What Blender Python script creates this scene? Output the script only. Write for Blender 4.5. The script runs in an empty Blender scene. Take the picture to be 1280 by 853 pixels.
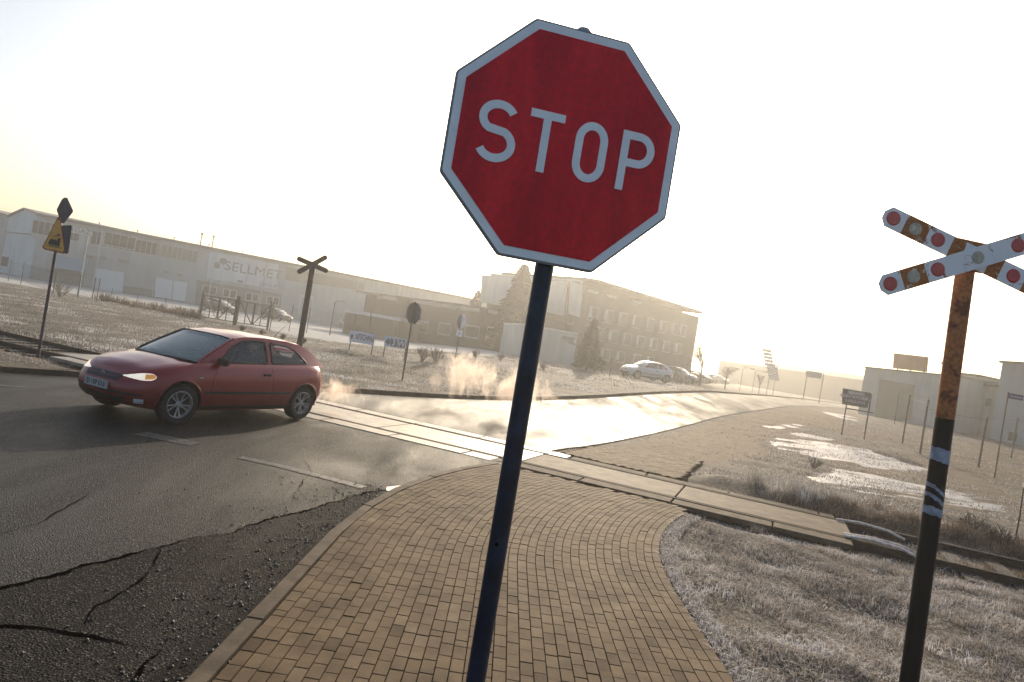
import bpy, bmesh, math, random
import numpy as np
from mathutils import Vector, Matrix
from mathutils.bvhtree import BVHTree
R = math.radians
random.seed(7); rng = np.random.default_rng(11)
SC = bpy.context.scene
COL = SC.collection
# ---------------------------------------------------------------- camera
FPX, CH, ROLL, PITCH = 860.0, 2.05, R(9.45), R(0.1)
cam_d = bpy.data.cameras.new('camera'); cam = bpy.data.objects.new('camera', cam_d); COL.objects.link(cam)
cam_d.sensor_width = 36; cam_d.lens = FPX/1280*36; cam_d.clip_start = .05; cam_d.clip_end = 5000
right = Vector((math.cos(ROLL), 0, math.sin(ROLL)))
up = Vector((-math.sin(ROLL), 0, math.cos(ROLL)))
fw = Vector((0, 1, 0))
m3 = Matrix.Rotation(PITCH, 3, 'X') @ Matrix((right, up, -fw)).transposed()
cam.matrix_world = Matrix.Translation((0, 0, CH)) @ m3.to_4x4()
SC.camera = cam
# ---------------------------------------------------------------- world, sun, exposure
SUN_EL, SUN_AZ = 19.0, 8.0          # elevation; degrees to the right of straight ahead (+Y)
W = bpy.data.worlds.new('World'); SC.world = W; W.use_nodes = True
nt = W.node_tree; nt.nodes.clear()
sky = nt.nodes.new('ShaderNodeTexSky'); sky.sky_type = 'NISHITA'; sky.sun_disc = False
sky.sun_elevation = R(SUN_EL); sky.sun_rotation = R(SUN_AZ)
sky.air_density = 1.0; sky.dust_density = 3.6; sky.ozone_density = 1.0
bg = nt.nodes.new('ShaderNodeBackground'); bg.inputs[1].default_value = 0.15
wo = nt.nodes.new('ShaderNodeOutputWorld')
nt.links.new(sky.outputs[0], bg.inputs[0]); nt.links.new(bg.outputs[0], wo.inputs[0])
sd = bpy.data.lights.new('sun', 'SUN'); sd.energy = 3.4; sd.angle = R(0.6); sd.color = (1, .86, .67)
sun = bpy.data.objects.new('sun', sd); COL.objects.link(sun)
sdir = Vector((math.sin(R(SUN_AZ))*math.cos(R(SUN_EL)), math.cos(R(SUN_AZ))*math.cos(R(SUN_EL)), math.sin(R(SUN_EL))))
sun.rotation_euler = sdir.to_track_quat('Z', 'Y').to_euler()
sun.location = (0, 0, 30)
SC.view_settings.view_transform = 'Standard'; SC.view_settings.look = 'None'
SC.view_settings.exposure = 0.3; SC.view_settings.gamma = 1; SC.view_settings.use_curve_mapping = False
cy = SC.cycles
SC.render.engine = 'CYCLES'
cy.use_denoising = True
cy.max_bounces = 8; cy.volume_bounces = 1; cy.transparent_max_bounces = 16; cy.sample_clamp_indirect = 6
cy.volume_step_rate = 1.0; cy.volume_max_steps = 256

# ---------------------------------------------------------------- helpers
def S01(t):
    t = np.clip(t, 0, 1); return t*t*(3-2*t)
def TER(x, y):
    "terrain height: flat here, rising gently behind the road bend"
    return .9*S01((np.asarray(y)-22)/28)*S01((np.asarray(x)+16)/16)
def ray(px, py):
    u = px-640; v = 426.5-py
    d = m3 @ Vector((u/FPX, v/FPX, -1)); return d/d.y
def at(px, py, z=None):
    "ground point seen at a pixel of the photograph"
    d = ray(px, py); zz = 0.0 if z is None else z; t = 1
    for _ in range(60):
        t = (zz-CH)/d.z if d.z < -1e-5 else 500
        if z is None: zz = .5*zz+.5*float(TER(d.x*t, t))
    return Vector((d.x*t, t, zz))
def tag(o, label=None, cat=None, group=None, kind=None):
    if label: o['label'] = label
    if cat: o['category'] = cat
    if group: o['group'] = group
    if kind: o['kind'] = kind
    return o
def empty(name, loc=(0, 0, 0), rz=0, label=None, cat=None, group=None):
    o = bpy.data.objects.new(name, None); COL.objects.link(o); o.empty_display_size = .2
    o.location = loc; o.rotation_euler = (0, 0, rz); return tag(o, label, cat, group)
def copy_tree(o, parent=None):
    c = o.copy(); COL.objects.link(c); c.parent = parent
    for ch in list(o.children): copy_tree(ch, c)
    return c
class MB:
    def __init__(s): s.v = []; s.f = []; s.mi = []
    def add(s, vs, fs, mi=0):
        b = len(s.v); s.v += [tuple(v) for v in vs]; s.f += [tuple(i+b for i in f) for f in fs]; s.mi += [mi]*len(fs); return s
    def box(s, c, d, rz=0, M=None, mi=0):
        vs = [Vector((x*d[0]/2, y*d[1]/2, z*d[2]/2)) for x in (-1, 1) for y in (-1, 1) for z in (-1, 1)]
        rot = M if M is not None else Matrix.Rotation(rz, 3, 'Z')
        vs = [rot @ v+Vector(c) for v in vs]
        return s.add(vs, [(0, 1, 3, 2), (4, 6, 7, 5), (0, 4, 5, 1), (2, 3, 7, 6), (0, 2, 6, 4), (1, 5, 7, 3)], mi)
    def tube(s, pts, r, n=8, mi=0, caps=True):
        pts = [Vector(p) for p in pts]; rs = r if isinstance(r, (list, tuple)) else [r]*len(pts)
        vs = []; fs = []
        t0 = (pts[1]-pts[0]).normalized(); ref = Vector((0, 0, 1)) if abs(t0.z) < .9 else Vector((1, 0, 0))
        for i, p in enumerate(pts):
            t = (pts[min(i+1, len(pts)-1)]-pts[max(i-1, 0)])
            t = t.normalized() if t.length > 1e-9 else t0
            a = t.cross(ref)
            if a.length < 1e-4: a = t.cross(Vector((0, 1, 0)))
            a.normalize(); b = t.cross(a)
            for k in range(n):
                an = 2*math.pi*k/n; vs.append(p+(a*math.cos(an)+b*math.sin(an))*rs[i])
        for i in range(len(pts)-1):
            for k in range(n):
                k2 = (k+1) % n; fs.append((i*n+k, i*n+k2, (i+1)*n+k2, (i+1)*n+k))
        if caps: fs += [tuple(range(n))[::-1], tuple((len(pts)-1)*n+k for k in range(n))]
        return s.add(vs, fs, mi)
    def prism(s, poly, off, mi=0):
        "polygon of 3-D points extruded by the vector off"
        n = len(poly); off = Vector(off); vs = [Vector(p) for p in poly]; vs += [v+off for v in vs]
        fs = [tuple(range(n))[::-1], tuple(range(n, 2*n))]+[(i, (i+1) % n, (i+1) % n+n, i+n) for i in range(n)]
        return s.add(vs, fs, mi)
    def lathe(s, prof, M=None, n=24, mi=0, closed=False):
        "profile of (r, z) spun about z"
        vs = []; fs = []; m = len(prof)
        for k in range(n):
            a = 2*math.pi*k/n
            for r, z in prof:
                v = Vector((r*math.cos(a), r*math.sin(a), z)); vs.append(M @ v if M is not None else v)
        for k in range(n):
            k2 = (k+1) % n
            for i in range(m if closed else m-1):
                j = (i+1) % m; fs.append((k*m+i, k2*m+i, k2*m+j, k*m+j))
        return s.add(vs, fs, mi)
    def grid(s, P, mi=0):
        "P[i][j] points"
        h_, w_ = len(P), len(P[0]); vs = [p for row in P for p in row]
        return s.add(vs, [(i*w_+j, i*w_+j+1, (i+1)*w_+j+1, (i+1)*w_+j) for i in range(h_-1) for j in range(w_-1)], mi)
    def build(s, name, m, parent=None, smooth=False, bevel=0, norm=True, auto=None):
        me = bpy.data.meshes.new(name); me.from_pydata(s.v, [], s.f)
        mats = m if isinstance(m, (list, tuple)) else [m]
        for x in mats: me.materials.append(x)
        if len(mats) > 1: me.polygons.foreach_set('material_index', s.mi)
        if norm or bevel:
            bm = bmesh.new(); bm.from_mesh(me)
            if bevel:
                bmesh.ops.remove_doubles(bm, verts=bm.verts, dist=1e-5)
                bmesh.ops.bevel(bm, geom=[e for e in bm.edges if len(e.link_faces) == 2 and e.calc_face_angle(0) > .5], offset=bevel, segments=2, affect='EDGES', clamp_overlap=True)
            if norm: bmesh.ops.recalc_face_normals(bm, faces=bm.faces)
            bm.to_mesh(me); bm.free()
        if smooth or bevel:
            me.polygons.foreach_set('use_smooth', [True]*len(me.polygons))
            if auto is None: auto = 35
            try: me.set_sharp_from_angle(angle=R(auto))
            except Exception: pass
        o = bpy.data.objects.new(name, me); COL.objects.link(o); o.parent = parent
        return o
def npmesh(name, V, F, m, cols=None, parent=None, smooth=False):
    "V (n,3), F (m,k) arrays"
    me = bpy.data.meshes.new(name); V = np.asarray(V, np.float32); F = np.asarray(F, np.int32); k = F.shape[1]
    me.vertices.add(len(V)); me.vertices.foreach_set('co', V.ravel())
    me.loops.add(F.size); me.loops.foreach_set('vertex_index', F.ravel())
    me.polygons.add(len(F)); me.polygons.foreach_set('loop_start', np.arange(0, F.size, k, dtype=np.int32))
    me.update(calc_edges=True); me.validate()
    me.polygons.foreach_set('use_smooth', np.full(len(F), bool(smooth)))
    if cols:
        for nm, c in cols.items():
            a = me.attributes.new(nm, 'FLOAT', 'POINT'); a.data.foreach_set('value', np.asarray(c, np.float32))
    me.materials.append(m)
    o = bpy.data.objects.new(name, me); COL.objects.link(o); o.parent = parent; return o
def text_mb(txt, size, thick=.004, bold=0, spacing=1.0):
    "lettering as real mesh in the x-z plane facing -y, centred; returns MB"
    cu = bpy.data.curves.new('lettering', 'FONT'); cu.body = txt; cu.size = size; cu.align_x = 'CENTER'; cu.align_y = 'CENTER'
    cu.offset = bold; cu.resolution_u = 2; cu.space_character = spacing
    o = bpy.data.objects.new('lettering', cu); COL.objects.link(o)
    dg = bpy.context.evaluated_depsgraph_get(); me = o.evaluated_get(dg).to_mesh()
    b = MB(); b.add([(v.co.x, 0, v.co.y) for v in me.vertices], [tuple(p.vertices) for p in me.polygons])
    o.evaluated_get(dg).to_mesh_clear(); bpy.data.objects.remove(o); bpy.data.curves.remove(cu)
    return b
def xf(mb, M):
    mb.v = [tuple(M @ Vector(v)) for v in mb.v]; return mb

# ---------------------------------------------------------------- materials
def newmat(name):
    m = bpy.data.materials.new(name); m.use_nodes = True; t = m.node_tree; t.nodes.clear()
    o = t.nodes.new('ShaderNodeOutputMaterial'); p = t.nodes.new('ShaderNodeBsdfPrincipled'); t.links.new(p.outputs[0], o.inputs[0])
    return m, t, p, o
def N(t, ty, **kw):
    n = t.nodes.new(ty)
    for k, v in kw.items():
        if k.startswith('i_'):
            key = k[2:]; key = int(key) if key.isdigit() else key
            n.inputs[key].default_value = v
        else: setattr(n, k, v)
    return n
def c4(c): return (c[0], c[1], c[2], 1)
def noise(t, scale, detail=6, rough=.6, coord=None, dist=0):
    n = N(t, 'ShaderNodeTexNoise'); n.inputs['Scale'].default_value = scale; n.inputs['Detail'].default_value = detail
    n.inputs['Roughness'].default_value = rough; n.inputs['Distortion'].default_value = dist
    if coord is None: coord = N(t, 'ShaderNodeTexCoord').outputs['Object']
    t.links.new(coord, n.inputs['Vector']); return n
def ramp(t, fac, stops):
    r = N(t, 'ShaderNodeValToRGB'); el = r.color_ramp.elements
    while len(el) < len(stops): el.new(.5)
    for e, (p, c) in zip(el, stops): e.position = p; e.color = c4(c) if len(c) == 3 else c
    t.links.new(fac, r.inputs[0]); return r
def bump(t, p, h, strength, dist):
    b = N(t, 'ShaderNodeBump'); b.inputs['Strength'].default_value = strength; b.inputs['Distance'].default_value = dist
    t.links.new(h, b.inputs['Height']); t.links.new(b.outputs[0], p.inputs['Normal']); return b
MATS = {}
def mat(name, col, rough=.6, metal=0, var=.15, scale=6, bmp=0, bscale=60, spec=.5, coat=0, emit=None, col2=None, thr=None):
    if name in MATS: return MATS[name]
    m, t, p, o = newmat(name)
    nz = noise(t, scale)
    if col2 is None:
        a = [max(0, c*(1-var)) for c in col]; b = [min(1, c*(1+var)) for c in col]; st = [(.35, a), (.65, b)]
    else: st = [((thr or .5)-.05, col), ((thr or .5)+.05, col2)]
    r = ramp(t, nz.outputs['Fac'], st); t.links.new(r.outputs[0], p.inputs['Base Color'])
    p.inputs['Roughness'].default_value = rough; p.inputs['Metallic'].default_value = metal
    p.inputs['Specular IOR Level'].default_value = spec; p.inputs['Coat Weight'].default_value = coat; p.inputs['Coat Roughness'].default_value = .08
    if emit:
        p.inputs['Emission Color'].default_value = c4(emit[0]); p.inputs['Emission Strength'].default_value = emit[1]
    if bmp:
        n2 = noise(t, bscale, 4); bump(t, p, n2.outputs['Fac'], .6, bmp)
    MATS[name] = m; return m

def asphalt(name, base, wet=.35, coarse=1.0, spec=.25):
    m, t, p, o = newmat(name)
    co = N(t, 'ShaderNodeTexCoord').outputs['Object']
    mp = N(t, 'ShaderNodeMapping'); mp.inputs['Rotation'].default_value = (0, 0, R(25)); mp.inputs['Scale'].default_value = (1.5, .4, 1); t.links.new(co, mp.inputs[0]); big = noise(t, .6, 6, .65, mp.outputs[0], .6); agg = noise(t, 95/coarse, 3, .7, co)
    vor = N(t, 'ShaderNodeTexVoronoi'); vor.inputs['Scale'].default_value = 130/coarse; t.links.new(co, vor.inputs['Vector'])
    wn = N(t, 'ShaderNodeSeparateColor'); t.links.new(vor.outputs['Color'], wn.inputs[0])
    av = N(t, 'ShaderNodeMath', operation='MULTIPLY_ADD'); t.links.new(wn.outputs[0], av.inputs[0]); av.inputs[1].default_value = .35; t.links.new(agg.outputs['Fac'], av.inputs[2])
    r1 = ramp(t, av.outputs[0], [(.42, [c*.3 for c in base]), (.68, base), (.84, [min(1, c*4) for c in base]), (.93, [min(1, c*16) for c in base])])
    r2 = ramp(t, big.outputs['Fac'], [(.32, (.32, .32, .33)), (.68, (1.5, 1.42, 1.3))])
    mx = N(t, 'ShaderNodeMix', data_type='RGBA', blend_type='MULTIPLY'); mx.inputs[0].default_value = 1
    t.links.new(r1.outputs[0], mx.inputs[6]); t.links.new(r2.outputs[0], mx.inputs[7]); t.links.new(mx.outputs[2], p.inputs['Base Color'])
    rr = ramp(t, big.outputs['Fac'], [(.35, (wet,)*3), (.68, (wet+.32,)*3)]); 
    wa = N(t, 'ShaderNodeAttribute'); wa.attribute_name = 'wet'; wm = N(t, 'ShaderNodeMath', operation='MULTIPLY'); wm.inputs[1].default_value = -.10; t.links.new(wa.outputs['Fac'], wm.inputs[0])
    sm = N(t, 'ShaderNodeMath', operation='ADD'); t.links.new(rr.outputs[0], sm.inputs[0]); t.links.new(wm.outputs[0], sm.inputs[1]); t.links.new(sm.outputs[0], p.inputs['Roughness'])
    ad = N(t, 'ShaderNodeMath', operation='ADD'); t.links.new(vor.outputs['Distance'], ad.inputs[0]); t.links.new(agg.outputs['Fac'], ad.inputs[1])
    sp_ = N(t, 'ShaderNodeMath', operation='MULTIPLY_ADD'); t.links.new(wa.outputs['Fac'], sp_.inputs[0]); sp_.inputs[1].default_value = .13; sp_.inputs[2].default_value = spec; t.links.new(sp_.outputs[0], p.inputs['Specular IOR Level']); bump(t, p, ad.outputs[0], .8, .008*coarse)
    return m
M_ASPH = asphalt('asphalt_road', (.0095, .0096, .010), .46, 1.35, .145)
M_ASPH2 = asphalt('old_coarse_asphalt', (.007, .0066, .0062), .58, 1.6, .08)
# ---------------------------------------------------------------- layout of the ground
def track_y(x): return 13.05-.385*np.asarray(x)
TN = 1/math.sqrt(1+.385**2)                      # perpendicular factor
def track_d(x, y): return (np.asarray(y)-track_y(x))*TN      # signed distance from the track centre line
tdir = Vector((TN, -.385*TN, 0)); tnor = Vector((.385*TN, TN, 0))
def tp(s, d, z=0): return Vector((0, 13.05, z))+tdir*s+tnor*d
ROAD_L = [(-34, -18), (-21, -3.5), (-13.6, 6.5), (-9.12, 12.55), (-6.3, 15.7), (-4.03, 18.57), (-2.11, 20.88), (.94, 25.5), (4.1, 30.9), (7.6, 36.9), (12, 44), (19, 56), (30, 76), (52, 110), (95, 165), (180, 260)]
ROAD_R = [(-1.3, -18), (-1.3, -3.5), (-1.28, 4), (-1.28, 7.0), (-.62, 10.1), (.25, 11.6), (1.18, 14.1), (2.44, 16.4), (4.1, 19.8), (6.9, 25.7), (10.2, 32), (15.5, 40.5), (33, 68), (60, 101), (105, 152), (190, 243)]
def smooth_poly(P, n):
    P = np.array(P, float); d = np.r_[0, np.cumsum(np.hypot(*np.diff(P, axis=0).T))]; k = len(P)
    # Catmull-Rom through the points
    out = []
    for i in range(k-1):
        p0, p1, p2, p3 = P[max(i-1, 0)], P[i], P[i+1], P[min(i+2, k-1)]
        for j in range(n):
            t = j/n; out.append(.5*((2*p1)+(-p0+p2)*t+(2*p0-5*p1+4*p2-p3)*t*t+(-p0+3*p1-3*p2+p3)*t**3))
    out.append(P[-1]); return np.array(out)
RL = smooth_poly(ROAD_L, 6); RR = smooth_poly(ROAD_R, 6)
def inpoly(x, y, P):
    x = np.asarray(x, float); y = np.asarray(y, float); c = np.zeros(x.shape, bool); P = np.asarray(P)
    j = len(P)-1
    for i in range(len(P)):
        xi, yi, xj, yj = P[i][0], P[i][1], P[j][0], P[j][1]
        if yi != yj: c ^= ((yi > y) != (yj > y)) & (x < (xj-xi)*(y-yi)/(yj-yi)+xi)
        j = i
    return c
def dline(x, y, P):
    x = np.asarray(x, float); y = np.asarray(y, float); d = np.full(x.shape, 1e9)
    for a, b in zip(P[:-1], P[1:]):
        ax, ay = a[0], a[1]; dx, dy = b[0]-ax, b[1]-ay; L = dx*dx+dy*dy+1e-12
        t = np.clip(((x-ax)*dx+(y-ay)*dy)/L, 0, 1); d = np.minimum(d, np.hypot(x-ax-t*dx, y-ay-t*dy))
    return d
ROADP = np.vstack([RL, RR[::-1]])
PC = (8.73, 6.3); PR = 10.0                       # centre and outer radius of the curve of the brick path
PAV = [(-1.27, -6), (-1.27, 6.3)]+[(PC[0]-PR*math.cos(a), PC[1]+PR*math.sin(a)) for a in np.linspace(.04, .545, 14)]
PAV += [(x, float(track_y(x))-1.42/TN) for x in (.9, 1.6, 2.4, 3.02)]+[(PC[0]-6.83*math.cos(a), PC[1]+6.83*math.sin(a)) for a in np.linspace(.56, 0, 12)]+[(1.88, 4.5), (1.83, 3), (1.8, -6)]
p2 = [at(700, 567), at(735, 559), at(790, 562), at(880, 578), at(866, 590), at(851, 601)]
PAV2 = [(p.x, p.y) for p in p2]+[tuple(tp(s, 1.15)[:2]) for s in (3.4, 1.6)]
def vnoise(x, y, s, seed=0):
    "smooth value noise on arrays"
    x = np.asarray(x)/s+100.3+seed*17.1; y = np.asarray(y)/s+57.7+seed*9.3
    xi = np.floor(x).astype(int); yi = np.floor(y).astype(int); fx = x-xi; fy = y-yi
    fx = fx*fx*(3-2*fx); fy = fy*fy*(3-2*fy)
    def h(a, b):
        n = (a*374761393+b*668265263+seed*974711) & 0x7fffffff; n = ((n ^ (n >> 13))*1274126177) & 0x7fffffff
        return ((n ^ (n >> 16)) & 0xffff)/65535.
    return (h(xi, yi)*(1-fx)+h(xi+1, yi)*fx)*(1-fy)+(h(xi, yi+1)*(1-fx)+h(xi+1, yi+1)*fx)*fy
def fbm(x, y, s, seed=0, o=4):
    r = 0; a = .5
    for k in range(o): r = r+a*vnoise(x, y, s/2**k, seed+k); a *= .5
    return r/(1-.5**o)
APRON = [tuple(at(a, b)[:2]) for a, b in [(700, 565), (800, 546), (900, 521), (960, 509), (1010, 508), (1075, 520), (1050, 528), (985, 530), (940, 548), (960, 565), (900, 572), (860, 580), (780, 562)]]
ICE = [[tuple(at(a, b)[:2]) for a, b in [(958, 548), (985, 538), (1040, 545), (1120, 572), (1180, 590), (1100, 588), (1020, 572), (975, 562)]],
       [tuple(at(a, b)[:2]) for a, b in [(1000, 590), (1040, 582), (1130, 600), (1280, 628), (1280, 645), (1150, 628), (1040, 610)]],
       [tuple(at(a, b)[:2]) for a, b in [(935, 531), (990, 527), (1045, 534), (990, 537)]],
       [tuple(at(a, b)[:2]) for a, b in [(1025, 513), (1080, 522), (1075, 528), (1040, 522)]]]
YARD = [(-70, 62), (-34, 57.5), (-24, 56), (-11, 46), (-2, 46), (0, 60), (-4, 90), (-10, 125), (-64, 92)]
def ground_fields(x, y):
    "height and material masks of the soil sheet"
    inroad = inpoly(x, y, ROADP); dr = np.minimum(dline(x, y, RL), dline(x, y, RR)); dr = np.where(inroad, -dr, dr)
    inpav = inpoly(x, y, PAV) | inpoly(x, y, PAV2); dp = np.minimum(dline(x, y, PAV), dline(x, y, PAV2)); dp = np.where(inpav, -dp, dp)
    td = np.abs(track_d(x, y)); trk = S01((2.1-td)/.7)
    free = S01((np.minimum(dr, dp)-.05)/.5)
    apr = np.where(inpoly(x, y, APRON), 1., S01(1-dline(x, y, APRON)/.5)*.999)
    ice = np.zeros_like(x)
    for P in ICE: ice = np.maximum(ice, np.where(inpoly(x, y, P), S01(.45+dline(x, y, P)/1.0), S01(.45-dline(x, y, P)/.8)))
    ice = S01((ice*.75+fbm(x*.45+y*.3, y*1.6-x*.5, 1.3, 5)*.7+fbm(x*.5, y*1.8, .45, 15)*.5-1.18)*3.6)
    yard = np.where(inpoly(x, y, YARD), 1., 0.)
    verge = S01((1.0-dr)/.6)*(y > 14)
    muddy = np.where((x > 8.0) & (y > 13) & (y < 40), S01((x-8.0)/2)*S01((y-13.5)/3), 0)
    bmp = (fbm(x, y, .9, 1)-.5)*.11+(fbm(x, y, .25, 9)-.5)*.04
    flat = np.clip(1-apr*.7-ice-yard-muddy*.6, .06, 1)
    z = TER(x, y)-.03+bmp*free*flat*(1-trk)-.09*trk*S01((dr-.1)/.5)
    # the grass at the right sinks to a little ditch in the foreground and the bank rises by the track
    z = z-.10*np.exp(-((x-3.9)/.8)**2-((y-6.9)/1.0)**2)*free
    z = z+.12*np.exp(-(np.abs(track_d(x, y)-2.3)/.8)**2)*(x > 3.2)*free
    z = np.where((x > 7.5) & (y > 13), z+(fbm(x, y*2.2, 1.1, 3)-.5)*.10*S01((x-7.5)/2)*free*S01((60-y)/20), z)
    dirt = np.clip(np.maximum.reduce([apr, verge*.9, trk*.8, muddy*.55*(fbm(x, y, 2.5, 8) > .42)])*free+S01((.07-dp)/.06)*.8, 0, 1)
    return z, dirt, ice*free, yard
def axis(parts):
    out = []
    for a, b, st in parts: out += list(np.arange(a, b-1e-6, st))
    return np.array(out+[parts[-1][1]])
gx = axis([(-1500, -300, 150), (-300, -90, 30), (-90, -40, 2.5), (-40, -16, .8), (-16, 14, .14), (14, 30, .22), (30, 100, 3), (100, 400, 30), (400, 1500, 150)])
gy = axis([(-300, -20, 40), (-20, 2, 2), (2, 20, .14), (20, 36, .25), (36, 42, .6), (42, 110, 1.6), (110, 400, 15), (400, 1500, 120)])
GX, GY = np.meshgrid(gx, gy); gz, gd, gi, gyard = ground_fields(GX.ravel(), GY.ravel())
nx_, ny_ = len(gx), len(gy); ii = np.arange(nx_*ny_).reshape(ny_, nx_)
GF = np.stack([ii[:-1, :-1], ii[:-1, 1:], ii[1:, 1:], ii[1:, :-1]], -1).reshape(-1, 4)
# cut the sheet away under the asphalt well inside the road
mg, t, p, o = newmat('frosted_soil')
co = N(t, 'ShaderNodeTexCoord').outputs['Object']
n1 = noise(t, 1.3, 8, .65, co); n2 = noise(t, 16, 6, .7, co); n3 = noise(t, 55, 4, .7, co)
grass = ramp(t, n2.outputs['Fac'], [(.3, (.026, .019, .012)), (.52, (.11, .09, .065)), (.68, (.36, .34, .33))])
gr2 = ramp(t, n1.outputs['Fac'], [(.35, (.45, .40, .35)), (.65, (1.35, 1.3, 1.25))])
mx = N(t, 'ShaderNodeMix', data_type='RGBA', blend_type='MULTIPLY'); mx.inputs[0].default_value = 1
t.links.new(grass.outputs[0], mx.inputs[6]); t.links.new(gr2.outputs[0], mx.inputs[7])
dirt = ramp(t, n3.outputs['Fac'], [(.3, (.075, .046, .024)), (.7, (.20, .135, .078))])
def amask(name): a = N(t, 'ShaderNodeAttribute'); a.attribute_name = name; return a.outputs['Fac']
def mixc(f, a, b):
    m_ = N(t, 'ShaderNodeMix', data_type='RGBA'); t.links.new(f, m_.inputs[0]); t.links.new(a, m_.inputs[6]); t.links.new(b, m_.inputs[7]); return m_.outputs[2]
def edge(f, nz, lo=.35, hi=.65):
    a = N(t, 'ShaderNodeMath', operation='MULTIPLY_ADD'); t.links.new(nz, a.inputs[0]); a.inputs[1].default_value = .5; t.links.new(f, a.inputs[2])
    r_ = N(t, 'ShaderNodeMapRange'); r_.inputs[1].default_value = lo+.25; r_.inputs[2].default_value = hi+.25; t.links.new(a.outputs[0], r_.inputs[0]); return r_.outputs[0]
nd = noise(t, 4.5, 7, .7, co, .8); ndr = ramp(t, nd.outputs['Fac'], [(.32, (.5, .47, .43)), (.65, (1.3, 1.27, 1.22))]); md2 = N(t, 'ShaderNodeMix', data_type='RGBA', blend_type='MULTIPLY'); md2.inputs[0].default_value = 1; t.links.new(dirt.outputs[0], md2.inputs[6]); t.links.new(ndr.outputs[0], md2.inputs[7])
c = mixc(edge(amask('dirt'), n2.outputs['Fac']), mx.outputs[2], md2.outputs[2])
icec = ramp(t, n2.outputs['Fac'], [(.35, (.13, .12, .115)), (.65, (.42, .42, .45))])
fi = edge(amask('ice'), n2.outputs['Fac']); c = mixc(fi, c, icec.outputs[0])
yc = ramp(t, n2.outputs['Fac'], [(.3, (.36, .35, .33)), (.7, (.5, .49, .47))]); c = mixc(amask('yard'), c, yc.outputs[0])
t.links.new(c, p.inputs['Base Color'])
rr = N(t, 'ShaderNodeMapRange'); t.links.new(fi, rr.inputs[0]); rr.inputs[3].default_value = .85; rr.inputs[4].default_value = .48; p.inputs['Specular IOR Level'].default_value = .3; t.links.new(rr.outputs[0], p.inputs['Roughness'])
ad = N(t, 'ShaderNodeMath', operation='ADD'); t.links.new(n2.outputs['Fac'], ad.inputs[0]); t.links.new(n3.outputs['Fac'], ad.inputs[1])
bump(t, p, ad.outputs[0], .7, .03)
ground = npmesh('ground', np.stack([GX.ravel(), GY.ravel(), gz], 1), GF, mg, {'dirt': gd, 'ice': gi, 'yard': gyard}, smooth=True); tag(ground, kind='structure')

# road sheet between the two kerbs
NC = 10; V = []
for a, b in zip(RL, RR):
    for j in range(NC+1):
        q = a+(b-a)*j/NC; V.append((q[0], q[1], float(TER(*q))))
V = np.array(V); idx = np.arange(len(V)).reshape(len(RL), NC+1)
# the crossing slabs replace the asphalt; lower it there
td = np.abs(track_d(V[:, 0], V[:, 1]))
F = np.stack([idx[:-1, :-1], idx[:-1, 1:], idx[1:, 1:], idx[1:, :-1]], -1).reshape(-1, 4)
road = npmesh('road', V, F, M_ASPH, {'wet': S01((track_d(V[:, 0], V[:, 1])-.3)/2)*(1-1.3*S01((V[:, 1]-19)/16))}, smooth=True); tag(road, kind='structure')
# worn upper layer: ends in a ragged broken edge; its shaded lip is painted as a thin near-black crack ribbon
def jag(P, amp, step, seed, closed=False):
    P = smooth_poly(P, 8); out = []; d = np.r_[0, np.cumsum(np.hypot(*np.diff(P, axis=0).T))]
    n = int(d[-1]/step); ss = np.linspace(0, d[-1], n+1); X = np.interp(ss, d, P[:, 0]); Y = np.interp(ss, d, P[:, 1])
    tx = np.gradient(X); ty = np.gradient(Y); L = np.hypot(tx, ty)+1e-9
    o_ = (fbm(ss*1.0, ss*0+seed, .5, seed, 5)-.5)*2*amp+(fbm(ss, ss*0, .06, seed+50, 2)-.5)*amp*.35
    return list(zip(X-ty/L*o_, Y+tx/L*o_))
# coarse old asphalt between the broken edge and the kerb
edgeP_amp = .13
edgeP = [(-7.6, .2), (-4.6, 2.8), (-3.3, 3.95), (-2.88, 4.27), (-2.52, 5.28), (-1.98, 6.58), (-1.45, 8.0), (-1.08, 8.7), (-.93, 9.15)]
ej = jag(edgeP, .12, .022, 3)
EDGE = np.array(ej)
def fill_poly(name, P, m, z, kind='structure', parent=None, thick=0):
    bm = bmesh.new(); vs = [bm.verts.new((x, y, z)) for x, y in P]; f_ = bm.faces.new(vs)
    if f_.normal.z < 0: f_.normal_flip()
    bmesh.ops.triangulate(bm, faces=[f_], ngon_method='EAR_CLIP')
    if thick:
        r_ = bmesh.ops.extrude_face_region(bm, geom=list(bm.faces)); 
        for v in [g for g in r_['geom'] if isinstance(g, bmesh.types.BMVert)]: v.co.z -= thick
    bmesh.ops.recalc_face_normals(bm, faces=bm.faces)
    me = bpy.data.meshes.new(name); bm.to_mesh(me); bm.free(); me.materials.append(m)
    o_ = bpy.data.objects.new(name, me); COL.objects.link(o_); o_.parent = parent
    if kind: tag(o_, kind=kind)
    return o_
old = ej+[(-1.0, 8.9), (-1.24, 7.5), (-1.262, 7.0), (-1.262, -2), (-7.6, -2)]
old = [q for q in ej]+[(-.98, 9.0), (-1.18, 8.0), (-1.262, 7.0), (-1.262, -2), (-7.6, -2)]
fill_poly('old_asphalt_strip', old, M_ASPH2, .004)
M_CAVITY = mat('crack_dark', (.004, .0035, .003), .95, spec=0, var=.5, scale=30, bmp=.01)
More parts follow.
